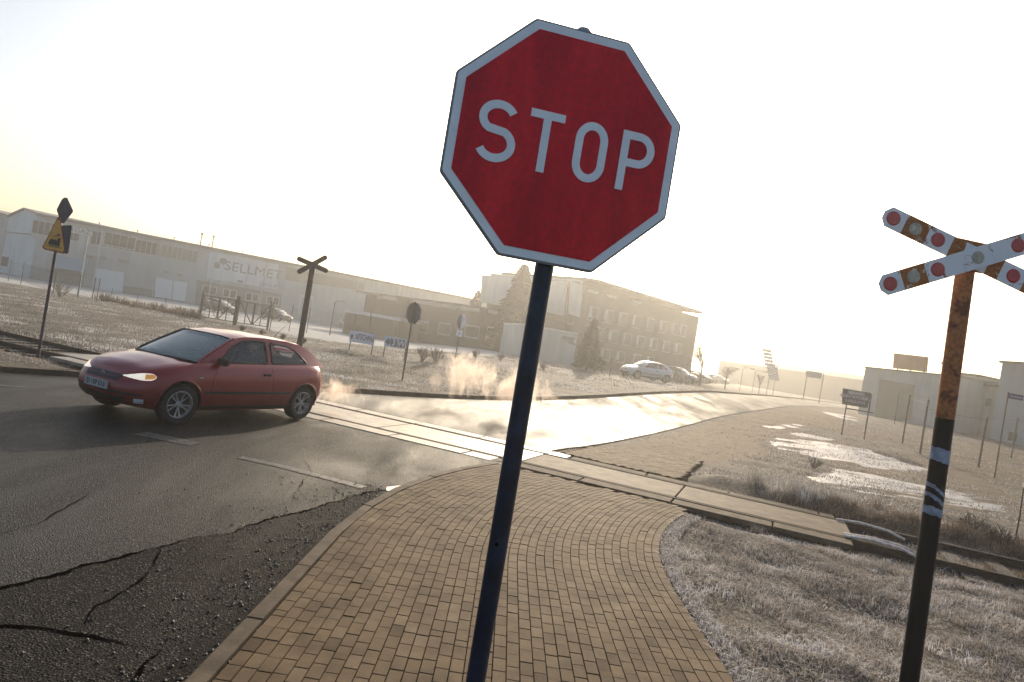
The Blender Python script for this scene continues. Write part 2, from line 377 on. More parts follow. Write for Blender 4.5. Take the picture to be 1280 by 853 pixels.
def crack(P, w, seed, z=.008):
    P = np.array(P); t_ = np.gradient(P, axis=0); L = np.hypot(*t_.T)+1e-9; nrm = np.stack([-t_[:, 1]/L, t_[:, 0]/L], 1)
    ss = np.arange(len(P))*.035; ww = w*(.15+1.6*np.clip(fbm(ss, ss*0, .35, seed, 4)-.28, 0, 1)**1.2*1.6)
    taper = np.clip(np.minimum(np.arange(len(P)), len(P)-1-np.arange(len(P)))/12., 0, 1); ww = ww*taper
    a = P+nrm*ww[:, None]; b = P-nrm*(ww*.6)[:, None]
    V = np.vstack([np.c_[a, np.full(len(a), z)], np.c_[b, np.full(len(b), z)]]); n = len(P)
    F = np.array([(i, i+1, n+i+1, n+i) for i in range(n-1)])
    o_ = npmesh('road_crack', V, F, M_CAVITY); return tag(o_, kind='structure')
crack(EDGE, .024, 2)
crack(np.array(jag([(-3.3, 3.4), (-2.57, 3.86), (-2.15, 3.92), (-1.85, 3.88), (-1.7, 3.91)], .05, .03, 5)), .03, 4)
crack(np.array(jag([(-2.45, 5.45), (-2.3, 5.0), (-2.22, 4.6), (-2.28, 4.2), (-2.2, 3.95)], .06, .022, 18)), .010, 24)
crack(np.array(jag([(-3.4, 4.0), (-3.6, 4.7), (-3.5, 5.6), (-3.7, 6.6)], .09, .025, 19)), .007, 27)
crack(np.array(jag([(-1.75, 7.2), (-2.1, 7.8), (-2.2, 8.6), (-2.5, 9.4)], .07, .025, 20)), .007, 29)
crack(np.array(jag([(-1.7, 3.95), (-1.66, 3.7), (-1.52, 3.3)], .05, .03, 8)), .03, 7)
crack(np.array(jag([(-.93, 9.15), (-.75, 9.55), (-.55, 9.95), (-.3, 10.4)], .04, .035, 9)), .05, 12)
# hole in the asphalt by the kerb with water standing in it
M_WATER = mat('meltwater', (.02, .02, .022), .06, var=.1)
fill_poly('puddle', jag([(-1.25, 8.6), (-1.0, 8.95), (-.72, 9.25), (-.72, 9.02), (-1.0, 8.6), (-1.2, 8.4), (-1.25, 8.6)], .03, .04, 11)[:-1], M_WATER, .012)
# loose grit and broken bits lying along the kerb
def stones(name, pts, rmin, rmax, m):
    ico = np.array([(0, 0, 1), (.9, 0, .3), (.3, .85, .3), (-.7, .5, .3), (-.7, -.5, .3), (.3, -.85, .3), (.7, .5, -.3), (-.3, .8, -.3), (-.85, 0, -.3), (-.3, -.8, -.3), (.7, -.5, -.3), (0, 0, -.7)])
    fc = [(0, 1, 2), (0, 2, 3), (0, 3, 4), (0, 4, 5), (0, 5, 1), (1, 6, 2), (2, 6, 7), (2, 7, 3), (3, 7, 8), (3, 8, 4), (4, 8, 9), (4, 9, 5), (5, 9, 10), (5, 10, 1), (1, 10, 6), (11, 7, 6), (11, 8, 7), (11, 9, 8), (11, 10, 9), (11, 6, 10)]
    n = len(pts); rr_ = rmin*(rmax/rmin)**(rng.random(n)**2.2); V = ico[None]*(rr_[:, None, None]*rng.uniform(.6, 1.25, (n, 12, 1)))*np.array([1, 1, .7])
    a = rng.uniform(0, 6.28, n); ca, sa = np.cos(a)[:, None], np.sin(a)[:, None]
    X = V[..., 0]*ca-V[..., 1]*sa; Y = V[..., 0]*sa+V[..., 1]*ca
    V = np.stack([X, Y, V[..., 2]], -1)+pts[:, None, :]+np.array([0, 0, 1])*rr_[:, None, None]*.3
    F = (np.array(fc)[None]+(np.arange(n)*12)[:, None, None]).reshape(-1, 3)
    o_ = npmesh(name, V.reshape(-1, 3), F, m); return tag(o_, kind='stuff')
M_GRIT = mat('grit', (.05, .042, .036), .6, var=.5, scale=40)
k = 3800
yy = rng.uniform(2.6, 8.6, k); xx = -1.27-rng.exponential(.22, k); xx = np.where(rng.random(k) < .35, -1.27-rng.exponential(.6, k), xx)
ok = xx > -4.2
ap = [(x_, y_) for x_, y_ in zip(rng.uniform(1, 22, 7000), rng.uniform(13, 42, 7000))]; ap = np.array(ap); ap = ap[inpoly(ap[:, 0], ap[:, 1], APRON)]; tag(stones('apron_pebbles', np.c_[ap, np.asarray(TER(ap[:, 0], ap[:, 1]))-.025], .006, .022, mat('pebbles', (.16, .12, .08), .8, var=.5, scale=30)), 'small pebbles strewn over the brown earth beside the road', 'pebbles')
tag(stones('loose_grit', np.stack([xx[ok], yy[ok], np.full(ok.sum(), .006)], 1), .003, .015, M_GRIT), 'loose dark grit lying on the broken asphalt along the kerb', 'grit')

# worn painted line rests on the road
M_PAINT = mat('worn_road_paint', (.065, .063, .06), .55, var=.7, scale=14, spec=.28)
def stripe(P, w):
    b = MB(); P = [Vector((x, y, .006)) for x, y in P]
    L_ = []; R_ = []
    for i, q in enumerate(P):
        t_ = (P[min(i+1, len(P)-1)]-P[max(i-1, 0)]).normalized(); n_ = Vector((-t_.y, t_.x, 0)); L_.append(q+n_*w/2); R_.append(q-n_*w/2)
    b.grid([L_, R_]); o_ = b.build('road_marking', M_PAINT); return tag(o_, kind='structure')
stripe([tuple(at(175, 542)[:2]), tuple(at(245, 556)[:2])], .3)
stripe([tuple(at(300, 572)[:2]), tuple(at(350, 583)[:2]), tuple(at(455, 610)[:2])], .16)
stripe([tuple(at(-10, 481)[:2]), tuple(at(35, 485)[:2])], .12)

# ---------------------------------------------------------------- kerbs
M_CONC = mat('kerb_concrete', (.115, .088, .062), .8, spec=.10, var=.3, scale=5, bmp=.004, bscale=45)
M_CONCD = mat('weathered_concrete', (.10, .073, .05), .85, spec=.15, var=.35, scale=4, bmp=.006, bscale=35)
def kerb_run(P, w, h_, seg=1.0, m=None, gap=.008, up=0.0, z0=-.1):
    P = np.array(P); d = np.r_[0, np.cumsum(np.hypot(*np.diff(P, axis=0).T))]; n = max(1, int(d[-1]/seg)); b = MB()
    pt = lambda s: Vector((np.interp(s, d, P[:, 0]), np.interp(s, d, P[:, 1]), 0))
    for i in range(n):
        a, c_ = d[-1]*i/n+gap/2, d[-1]*(i+1)/n-gap/2
        A, B = pt(a), pt(c_); t_ = (B-A).normalized(); n_ = Vector((-t_.y, t_.x, 0))
        jz = random.uniform(-.006, .006); za = float(TER(A.x, A.y))+h_+jz; zb_ = float(TER(B.x, B.y))+h_+jz+random.uniform(-.004, .004)
        bz = min(za, zb_)-h_+z0
        ch = .02
        prof = [(-w/2, None), (-w/2, 0), (w/2-ch, 0), (w/2, -ch), (w/2, None)]
        sa = [A+n_*o_+Vector((0, 0, bz if dz is None else za+dz)) for o_, dz in prof]
        sb = [B+n_*o_+Vector((0, 0, bz if dz is None else zb_+dz)) for o_, dz in prof]
        b.add(sa+sb, [(i_, i_+1, 5+i_+1, 5+i_) for i_ in range(4)]+[(4, 0, 5, 9), (0, 1, 2, 3, 4)[::-1], (5, 6, 7, 8, 9)])
    return b
kl = [(-1.34, -6), (-1.34, 6.3)]+[(PC[0]-(PR+.07)*math.cos(a), PC[1]+(PR+.07)*math.sin(a)) for a in np.linspace(.03, .535, 24)]
kerb_run(kl, .12, .038, 1.0).build('kerb', M_CONC)
tag(bpy.data.objects['kerb'], 'low concrete kerb stones between the brick path and the dark asphalt', 'kerb')
i0 = 0
kk = kerb_run([tuple(q) for q in RL if 12.0 < q[1] < 14.2] , .16, .10, 1.0).build('kerb', M_CONCD); tag(kk, 'far kerb of the road at the left edge, before the rails', 'kerb')
far_k = [tuple(q+np.array((-.07, .05))) for q in RL if 17.4 < q[1] < 130]
kk = kerb_run(far_k, .18, .12, 1.0).build('kerb', M_CONCD); tag(kk, 'long kerb along the far side of the road, curving away behind the crossing', 'kerb')

# ---------------------------------------------------------------- brick paving
def brick_mat():
    m, t, p, o = newmat('paving_brick')
    a = N(t, 'ShaderNodeAttribute'); a.attribute_name = 'tone'; co = N(t, 'ShaderNodeTexCoord').outputs['Object']
    n1 = noise(t, 2.2, 6, .65, co); n2 = noise(t, 140, 4, .7, co)
    r1 = ramp(t, a.outputs['Fac'], [(0, (.080, .052, .030)), (.45, (.155, .108, .063)), (.85, (.195, .140, .086)), (1, (.23, .175, .12))])
    r2 = ramp(t, n1.outputs['Fac'], [(.3, (.55, .52, .48)), (.6, (1.12, 1.10, 1.06))]); r3 = ramp(t, n2.outputs['Fac'], [(.3, (.72, .72, .72)), (.7, (1.2, 1.2, 1.2))])
    m1 = N(t, 'ShaderNodeMix', data_type='RGBA', blend_type='MULTIPLY'); m1.inputs[0].default_value = 1; m2 = N(t, 'ShaderNodeMix', data_type='RGBA', blend_type='MULTIPLY'); m2.inputs[0].default_value = 1
    t.links.new(r1.outputs[0], m1.inputs[6]); t.links.new(r2.outputs[0], m1.inputs[7]); t.links.new(m1.outputs[2], m2.inputs[6]); t.links.new(r3.outputs[0], m2.inputs[7])
    t.links.new(m2.outputs[2], p.inputs['Base Color']); p.inputs['Roughness'].default_value = .8; p.inputs['Specular IOR Level'].default_value = .09
    bump(t, p, n2.outputs['Fac'], .6, .003); return m
M_BRICK = brick_mat()
M_JOINT = mat('joint_sand', (.030, .020, .012), .95, spec=0, var=.4, scale=30, bmp=.004)
def bricks(name, poly, pos, nu, nv, u0, v0, bw=.087, bl=.173, z=.03, gap=.006, inset=.035):
    V = []; F = []; T_ = []
    P = np.array(poly)
    for r_ in range(nu):
        sh = rng.uniform(0, bl) if False else (bl/2 if r_ % 2 else 0); sh += rng.uniform(-.02, .02)
        v = v0+sh-bl
        while v < v0+nv*bl:
            L = bl if rng.random() > .04 else bl/2
            ua, ub, va, vb = u0+r_*bw+gap/2, u0+(r_+1)*bw-gap/2, v+gap/2, v+L-gap/2; v += L
            cx_, cy_ = pos((ua+ub)/2, (va+vb)/2)
            cs = [pos(*q) for q in ((ua, va), (ub, va), (ub, vb), (ua, vb))]
            if not all(inpoly(np.array([q[0]*.85+cx_*.15 for q in cs]), np.array([q[1]*.85+cy_*.15 for q in cs]), P)): continue
            zz = float(TER(cx_, cy_))+z+rng.normal(0, .0011); tx, ty = rng.normal(0, .006, 2)
            b = len(V); e = .005/ max(.1, 1)
            def P3(q, dz, s):
                x_, y_ = cx_+(q[0]-cx_)*s, cy_+(q[1]-cy_)*s; return (x_, y_, zz+dz+(x_-cx_)*tx+(y_-cy_)*ty)
            for q in cs: V.append(P3(q, -.03, 1))
            for q in cs: V.append(P3(q, -.002, 1))
            for q in cs: V.append(P3(q, 0, .965))
            for l in (0, 4):
                for k_ in range(4): F.append((b+l+k_, b+l+(k_+1) % 4, b+l+4+(k_+1) % 4, b+l+4+k_))
            F.append((b+8, b+9, b+10, b+11))
            T_ += [float(np.clip(rng.normal(.48, .10) if rng.random() > .04 else rng.choice([.05, .1, .88]), 0, 1))]*12
    o_ = npmesh(name, V, F, M_BRICK, {'tone': T_}); return tag(o_, kind='structure')
def pos1(u, v):
    # u = distance from the kerb, v = distance along; beyond the tangent point rows turn right about PC
    r_ = PR-u
    if v < PC[1]: return (PC[0]-r_, v)
    a = (v-PC[1])/r_; return (PC[0]-r_*math.cos(a), PC[1]+r_*math.sin(a))
bricks('brick_path', PAV, pos1, 37, 70, 0.004, 2.0)
fill_poly('path_bedding', [(x, y) for x, y in PAV], M_JOINT, .018)
def pos2(u, v):
    # second patch across the track: rows bow gently
    q = tp(1.2+u*1.0+.10*math.sin(v*.8), 1.1+v); return (q.x+v*.38, q.y)
bricks('brick_path_beyond_track', PAV2, pos2, 64, 30, -1.5, 0, z=.022)
fill_poly('path_bedding_beyond_track', PAV2, M_JOINT, .010)
# edging stones at the right of the path
er = [(1.82, 2), (1.86, 4.5), (1.97, 5.8), (2.08, 7.0), (2.29, 8.2), (2.64, 9.3), (2.97, 10.2)]
# deep shade of the gutter beside the kerb, painted as a near-black strip
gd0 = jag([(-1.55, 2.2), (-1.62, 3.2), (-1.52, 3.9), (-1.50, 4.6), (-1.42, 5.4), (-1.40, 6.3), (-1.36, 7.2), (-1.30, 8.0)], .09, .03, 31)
fill_poly('gutter_shade', gd0+[(-1.262, 7.2), (-1.262, 2.2)], mat('painted_shade_black', (.010, .008, .006), .9, var=.6, scale=25, bmp=.02, bscale=50, spec=.1), .007)

# ---------------------------------------------------------------- railway
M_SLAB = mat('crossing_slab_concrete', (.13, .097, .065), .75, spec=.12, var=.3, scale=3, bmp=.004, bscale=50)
M_RAIL = mat('rusty_rail_steel', (.045, .028, .02), .6, .3, var=.4, scale=12, bmp=.002)
M_RTOP = mat('rail_head_steel', (.05, .038, .03), .8, 0, var=.3, scale=8, spec=.12)
M_SLEEP = mat('wooden_sleeper', (.05, .038, .028), .9, var=.4, scale=8, bmp=.01)
M_DARKGAP = mat('flangeway_dirt', (.006, .005, .004), .95, spec=0, var=.4, scale=15)
G2 = .7175
def rail(side, s0, s1, zt=.012):
    b = MB(); prof = [(-.07, -.15), (.07, -.15), (.07, -.135), (.012, -.12), (.012, -.04), (.035, -.03), (.035, 0), (-.035, 0), (-.035, -.03), (-.012, -.04), (-.012, -.12), (-.07, -.135)]
    d0 = side*(G2+.035); n = int((s1-s0)/2)+1; rows = []
    for i in range(n+1):
        s = s0+(s1-s0)*i/n; rows.append([tp(s, d0+a, zt+.0+z) for a, z in prof]+[tp(s, d0+prof[0][0], zt+prof[0][1])])
    b.grid(rows); 
    for i, f_ in enumerate(b.f):
        if i % len(prof) == 6: b.mi[i] = 1
    return b
track = empty('railway_track', (0, 13.05, 0), 0, 'single railway track with rusty rails crossing the road and running off both ways', 'railway track')
for side, nm in ((-1, 'rail'), (1, 'rail')):
    b = rail(side, -60, 40, .035 if False else .012); b.v = [(x, y-13.05, z) for x, y, z in b.v]; b.build('rail', [M_RAIL, M_RTOP], track)
# rails stand clear of the soil outside the crossing
for s in list(np.arange(-30, -11.4, .62))+list(np.arange(7.6, 16, .62)):
    b = MB(); c_ = tp(s, 0, -.17+.05); b.box((c_.x, c_.y-13.05, c_.z-.02), (.24, 2.5, .12), rz=math.atan2(tdir.y, tdir.x)); b.build('sleeper', M_SLEEP, track)
def slab_row(name, d0, d1, s0, s1, L, m, z=.008, th=.08):
    b = MB(); s = s0
    while s < s1-.05:
        e = min(s+L, s1); jz = random.uniform(-.004, .004)
        b.prism([tp(s+.012, d0, z+jz-th), tp(e-.012, d0, z+jz-th), tp(e-.012, d1, z+jz-th), tp(s+.012, d1, z+jz-th)], (0, 0, th)); s = e
    b.v = [(x, y-13.05, z_) for x, y, z_ in b.v]
    return b.build(name, m, track, bevel=.008)
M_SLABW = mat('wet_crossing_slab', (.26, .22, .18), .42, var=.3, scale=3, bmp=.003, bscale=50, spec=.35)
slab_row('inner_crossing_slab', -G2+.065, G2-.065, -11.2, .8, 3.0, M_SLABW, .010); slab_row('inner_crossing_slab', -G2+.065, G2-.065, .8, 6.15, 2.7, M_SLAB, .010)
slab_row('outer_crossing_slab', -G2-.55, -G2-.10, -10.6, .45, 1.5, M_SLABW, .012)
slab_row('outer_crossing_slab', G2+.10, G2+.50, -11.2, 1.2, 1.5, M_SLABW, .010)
slab_row('edge_strip', G2+.10, G2+.42, 1.25, 6.0, 1.5, M_CONCD, .012)
slab_row('edge_strip', -G2-.48, -G2-.10, .5, 6.1, 1.5, M_CONCD, .006)
def flange(d0, d1):
    b = MB(); b.add([tp(-11, d0, .006), tp(6.15, d0, .006), tp(6.15, d1, .006), tp(-11, d1, .006)], [(0, 1, 2, 3)]); b.v = [(x, y-13.05, z_) for x, y, z_ in b.v]; b.build('flangeway', M_DARKGAP, track)
flange(-G2+.0, -G2+.068); flange(G2-.068, G2); flange(-G2-.10, -G2-.07); flange(G2+.07, G2+.10)
# flared guard rails at the end of the slabs
M_WHITE = mat('faded_white_paint', (.55, .5, .47), .5, var=.3, scale=14, col2=None)
for d_, sg in ((-G2-.02, -1), (-G2+.12, 1), (G2-.12, -1)):
    b = MB(); b.tube([tp(6.0, d_+sg*0, .03), tp(6.35, d_+sg*.01, .06), tp(6.75, d_+sg*.06, .04), tp(7.0, d_+sg*.12, -.03)], .022, 6)
    b.v = [(x, y-13.05, z_) for x, y, z_ in b.v]; b.build('flared_guard_end', M_WHITE, track)

# ---------------------------------------------------------------- haze
b = MB(); b.box((0, 560, 8.0), (2900, 1800, 24.0)); hz = b.build('haze', mat('unused', (.5, .5, .5)), norm=True)
m, t, p, o = newmat('haze_air'); t.nodes.remove(p); pv = N(t, 'ShaderNodeVolumePrincipled'); HAZE_D = .0017
pv.inputs['Density'].default_value = HAZE_D; pv.inputs['Color'].default_value = (.95, .94, .92, 1); pv.inputs['Anisotropy'].default_value = .7
t.links.new(pv.outputs[0], o.inputs['Volume']); hz.data.materials.clear(); hz.data.materials.append(m); tag(hz, kind='stuff')
# ---------------------------------------------------------------- stop sign
def zrot(v, a): return Matrix.Rotation(a, 3, 'Z') @ Vector(v)
M_SRED = None
def sign_red():
    m, t, p, o = newmat('stop_red_sheeting'); co = N(t, 'ShaderNodeTexCoord').outputs['Object']
    mp = N(t, 'ShaderNodeMapping'); mp.inputs['Scale'].default_value = (7, 1, 1.2); t.links.new(co, mp.inputs[0])
    n1 = noise(t, 1.0, 6, .6, mp.outputs[0], .8); n2 = noise(t, 60, 5, .7, co)
    r1 = ramp(t, n1.outputs['Fac'], [(.3, (.48, .002, .008)), (.55, (.72, .005, .014)), (.75, (.88, .016, .024))])
    r2 = ramp(t, n2.outputs['Fac'], [(.35, (.8, .8, .8)), (.65, (1.1, 1.1, 1.1))]); mx_ = N(t, 'ShaderNodeMix', data_type='RGBA', blend_type='MULTIPLY'); mx_.inputs[0].default_value = 1
    t.links.new(r1.outputs[0], mx_.inputs[6]); t.links.new(r2.outputs[0], mx_.inputs[7]); t.links.new(mx_.outputs[2], p.inputs['Base Color'])
    p.inputs['Roughness'].default_value = .38; p.inputs['Specular IOR Level'].default_value = .35; return m
M_SWHITE = mat('white_sheeting', (.86, .90, .93), .4, var=.06, scale=9)
M_SGREY = mat('sign_back_grey', (.24, .24, .25), .45, .5, var=.12, scale=7)
M_NAVY = mat('dark_blue_pole_paint', (.012, .018, .038), .38, .0, var=.5, scale=9, bmp=.001, bscale=30)
M_STEEL = mat('galvanised_steel', (.30, .31, .33), .45, .6, var=.15, scale=10)
cd = ray(706, 184); SD = 2.33; sc_ = Vector((cd.x*SD, SD, CH+cd.z*SD))
SYAW = R(11.5)
stop = empty('stop_sign', (sc_.x, sc_.y+.055, 0), 0, 'large red octagonal STOP sign on a dark blue pole beside the brick path', 'stop sign')
def octo(rf, y, n=1, cr=.0):
    "octagon of flat-to-centre distance rf in the x-z plane with rounded corners"
    Rv = rf/math.cos(R(22.5)); P = []
    for k in range(8):
        a = R(22.5+45*k); c_ = Vector((math.cos(a), math.sin(a)))*Rv
        if cr <= 0: P.append(c_); continue
        for j in range(5):
            b_ = a+R(-22.5+45*j/4); P.append(Vector((math.cos(a), math.sin(a)))*(Rv-cr/math.cos(R(22.5)))+Vector((math.cos(b_), math.sin(b_)))*cr)
    return [Vector((q.x, y, q.y)) for q in P]
def face_on(mb, name, m, parent, org, yaw, **kw):
    M = Matrix.Translation(org) @ Matrix.Rotation(yaw, 4, 'Z'); xf(mb, M); return mb.build(name, m, parent, **kw)
loc = Vector((0, -.055, sc_.z))
b = MB(); b.prism(octo(.402, 0, cr=.022), (0, .022, 0)); plate = face_on(b, 'sign_plate', M_SGREY, stop, loc, SYAW, bevel=.004)
b = MB(); b.prism(octo(.394, -.0015, cr=.018), (0, .002, 0)); face_on(b, 'white_border', M_SWHITE, stop, loc, SYAW)
b = MB(); b.prism(octo(.366, -.0035, cr=.006), (0, .0025, 0)); face_on(b, 'red_face', sign_red(), stop, loc, SYAW)
def stroke(b, P, w, y, th=.002):
    "flat ribbon along a polyline in x-z"
    P = [Vector((q[0], 0, q[1])) for q in P]; n = len(P); A = []; B = []
    closed = (P[0]-P[-1]).length < 1e-6
    for i in range(n):
        if closed: a_, c_ = P[(i-1) % (n-1)], P[(i+1) % (n-1)] if i < n-1 else P[1]
        else: a_, c_ = P[max(i-1, 0)], P[min(i+1, n-1)]
        t_ = (c_-a_).normalized(); nn = Vector((-t_.z, 0, t_.x)); A.append(P[i]+nn*w/2+Vector((0, y, 0))); B.append(P[i]-nn*w/2+Vector((0, y, 0)))
    off = Vector((0, th, 0))
    rows = [A, B, [q+off for q in B], [q+off for q in A], A]; b.grid(rows)
    if not closed:
        for k_ in (0, n-1): b.add([A[k_], B[k_], B[k_]+off, A[k_]+off], [(0, 1, 2, 3)])
def arc(cx, cz, rx, rz_, a0, a1, n=14): return [(cx+rx*math.cos(R(a0+(a1-a0)*i/n)), cz+rz_*math.sin(R(a0+(a1-a0)*i/n))) for i in range(n+1)]
lw = .0275; hh = .103-lw/2; b = MB()
# S
x0 = -.242; rx = .053
S_ = arc(x0, hh-.045, rx, .045, 28, 90, 6)[0:-1]+arc(x0, hh-.045, rx, .045, 90, 235, 14)+arc(x0, -hh+.048, rx+.002, .048, 62, -90, 16)[0:]+arc(x0, -hh+.048, rx+.002, .048, -90, -152, 6)[1:]
stroke(b, S_, lw, -.0058)
x0 = -.078; stroke(b, [(x0-.06, hh), (x0+.06, hh)], lw, -.0058); stroke(b, [(x0, hh-lw/2), (x0, -.103)], lw, -.0058)
x0 = .085; w_ = .044; O_ = arc(x0, hh-.05, w_, .05, 0, 180, 16)+arc(x0, -hh+.05, w_, .05, 180, 360, 16); O_.append(O_[0]); stroke(b, O_, lw, -.0058)
x0 = .205; P_ = [(x0, hh)]+[(x0+.045, hh)]+arc(x0+.050, hh-.047, .045, .047, 85, -85, 14)+[(x0+.045, hh-.094), (x0+lw/2, hh-.094)]
stroke(b, [(x0, .103), (x0, -.103)], lw, -.0058); stroke(b, [(x0+lw/2, hh)]+P_[1:], lw, -.0058)
b.v = [(x*1.0+.004, y, z) for x, y, z in b.v]
face_on(b, 'stop_lettering', M_SWHITE, stop, loc, SYAW)
b = MB(); b.tube([(0, .0, -.05), (0, 0, sc_.z+.405)], .0335, 20); b.build('pole', M_NAVY, stop, smooth=True)
b = MB(); b.lathe([(.0005, .035), (.02, .030), (.034, .014), (.037, 0), (.037, -.02), (.034, -.02)], Matrix.Translation((0, 0, sc_.z+.400)), 18); b.build('pole_cap', M_STEEL, stop, smooth=True)
for dz in (-.2, .2):
    b = MB(); b.lathe([(.0345, -.015), (.038, -.015), (.038, .015), (.0345, .015)], Matrix.Translation((0, 0, sc_.z+dz)), 18, closed=True); b.box((0, -.04, sc_.z+dz), (.09, .012, .03), rz=SYAW); b.build('clamp', M_STEEL, stop)
b = MB(); b.lathe([(.0001, 0), (.006, 0), (.007, .004), (.0001, .004)], Matrix.Translation((-.006, -.0325, 1.36)) @ Matrix.Rotation(R(90), 4, 'X'), 8); b.build('drilled_bolt_hole', M_CAVITY, stop)

# ---------------------------------------------------------------- crossbucks
def rusty(name, paint, rust, thr=.52, scale=7, rough=.7):
    m, t, p, o = newmat(name); co = N(t, 'ShaderNodeTexCoord').outputs['Object']
    n1 = noise(t, scale, 8, .7, co, .5); n2 = noise(t, scale*6, 5, .7, co)
    rr_ = ramp(t, n2.outputs['Fac'], [(.3, [c*.45 for c in rust]), (.65, rust)]); k = ramp(t, n1.outputs['Fac'], [(thr-.02, (0, 0, 0)), (thr+.03, (1, 1, 1))])
    mx_ = N(t, 'ShaderNodeMix', data_type='RGBA'); t.links.new(k.outputs[0], mx_.inputs[0]); mx_.inputs[6].default_value = c4(paint); t.links.new(rr_.outputs[0], mx_.inputs[7])
    t.links.new(mx_.outputs[2], p.inputs['Base Color']); p.inputs['Roughness'].default_value = rough; p.inputs['Specular IOR Level'].default_value = .2; bump(t, p, n2.outputs['Fac'], .5, .003); return m
M_BW = rusty('chipped_white_paint', (.74, .77, .82), (.24, .085, .03), .585, 7)
M_BR = rusty('rusted_red_paint', (.62, .55, .48), (.40, .13, .035), .42, 8)
M_PRUST = rusty('rusty_brown_pole', (.15, .05, .028), (.46, .17, .065), .46, 6)
M_PBLK = rusty('black_pole_paint', (.004, .004, .005), (.012, .008, .006), .66, 9, .55)
M_TAPE = mat('torn_tape', (.20, .25, .34), .5, var=.35, scale=20)
M_RRED = mat('red_reflector', (.42, .02, .03), .3, var=.2, scale=30)
M_RPALE = mat('pale_reflector', (.38, .36, .30), .5, var=.3, scale=30)
def blade(parent, ang, yoff, L, w, cz, near=True):
    "one bar of the saltire with its painted blocks and reflectors"
    M = Matrix.Translation((0, yoff, cz)) @ Matrix.Rotation(ang, 4, 'Y')
    edges = [-L, -L+.165, -L+.345, -L+.53, -.10, .10, L-.53, L-.345, L-.165, L]
    b = MB(); tip = w*.27
    for i in range(9):
        a, c_ = edges[i], edges[i+1]
        if i == 0: P = [(a+tip, -w/2), (c_, -w/2), (c_, w/2), (a+tip, w/2), (a, w*.18), (a, -w*.18)]
        elif i == 8: P = [(a, -w/2), (c_-tip, -w/2), (c_, -w*.18), (c_, w*.18), (c_-tip, w/2), (a, w/2)]
        else: P = [(a, -w/2), (c_, -w/2), (c_, w/2), (a, w/2)]
        mi = 1 if i in (1, 3, 5, 7) else 0
        if i in (3, 5) and yoff < -.1: mi = 0
        b.prism([Vector((x, 0, z)) for x, z in P], (0, .012, 0), mi)
    xf(b, M); bl = b.build('cross_arm', [M_BW, M_BR], parent, norm=True)
    if near:
        for x, k_ in ((-L+.075, 0), (-L+.25, 1), (-L+.43, 0), (0, 1), (L-.43, 0), (L-.25, 1), (L-.075, 0)):
            if x == 0 and yoff > -.09: continue
            r_ = .052 if k_ == 0 else .047; b = MB(); b.lathe([(.0001, .007), (r_*.8, .006), (r_, 0), (r_, -.002)], M @ Matrix.Translation((x, 0, 0)) @ Matrix.Rotation(R(90), 4, 'X'), 14)
            b.build('reflector', (M_RRED, M_RPALE)[k_], bl)
XD = 4.92; d_ = ray(1222, 322); xc = Vector((d_.x*XD, XD, CH+d_.z*XD))
xb = empty('crossbuck', (xc.x, XD+.12, 0), 0, 'rusty red and white railway cross close by at the right on a half black pole', 'crossbuck')
b = MB(); b.tube([(0, 0, -.1), (0, 0, 2.02)], .063, 20); b.build('painted_pole_base', M_PBLK, xb, smooth=True)
b = MB(); b.tube([(0, 0, 2.0205), (0, 0, xc.z-.06)], .0625, 20); b.build('rusty_pole', M_PRUST, xb, smooth=True)
def tape(z0, z1, tilt):
    b = MB(); n = 28; A = []; B = []
    for k in range(n+1):
        a = 2*math.pi*k/n; s = math.cos(a)*tilt; A.append((.0655*math.cos(a), .0655*math.sin(a), z0+s+random.uniform(-.006, .006))); B.append((.0655*math.cos(a), .0655*math.sin(a), z1+s+random.uniform(-.006, .006)))
    b.grid([A, B]); b.build('torn_tape_band', M_TAPE, xb)
tape(1.70, 1.80, -.01); tape(1.475, 1.505, -.045); tape(1.41, 1.44, -.04); tape(1.31, 1.37, -.01)
b = MB(); P = [(-.2, -.06), (-.1, -.10), (.12, -.10), (.24, -.05), (.2, .08), (.12, .11), (-.13, .13), (-.2, .08)]
b.prism([Vector((x, -.085, xc.z+z)) for x, z in P], (0, .01, 0)); b.build('gusset_plate', M_BR, xb)
blade(xb, R(17.8), -.10, .73, .150, xc.z); blade(xb, -R(24.5), -.125, .73, .150, xc.z)
xb.location.x += .09; xb.rotation_euler = (0, -.028, 0)
# far crossbuck, seen from behind
q = at(370, 458); fx = empty('crossbuck', q, 0, 'dark level crossing cross seen from behind on a brown pole beyond the red car', 'crossbuck')
M_DKBROWN = mat('dark_brown_steel', (.05, .030, .024), .6, var=.3, scale=6)
d1 = ray(388, 331); zt = CH+d1.z*q.y
b = MB(); b.tube([(0, 0, -.05), (0, 0, zt-.04)], [.105, .095], 16); b.build('pole', M_DKBROWN, fx, smooth=True)
for ang in (R(14), -R(38)):
    b = MB(); w = .17; L = .58; b.prism([Vector((x, 0, z)) for x, z in ((-L, -w/2+.05), (-L+.05, -w/2), (L-.05, -w/2), (L, -w/2+.05), (L, w/2-.05), (L-.05, w/2), (-L+.05, w/2), (-L, w/2-.05))], (0, .02, 0))
    xf(b, Matrix.Translation((0, -.06 if ang > 0 else -.085, zt)) @ Matrix.Rotation(ang, 4, 'Y')); b.build('cross_arm', M_DKBROWN, fx)
b = MB(); b.box((0, -.03, zt), (.3, .05, .22)); b.build('bracket', M_DKBROWN, fx)

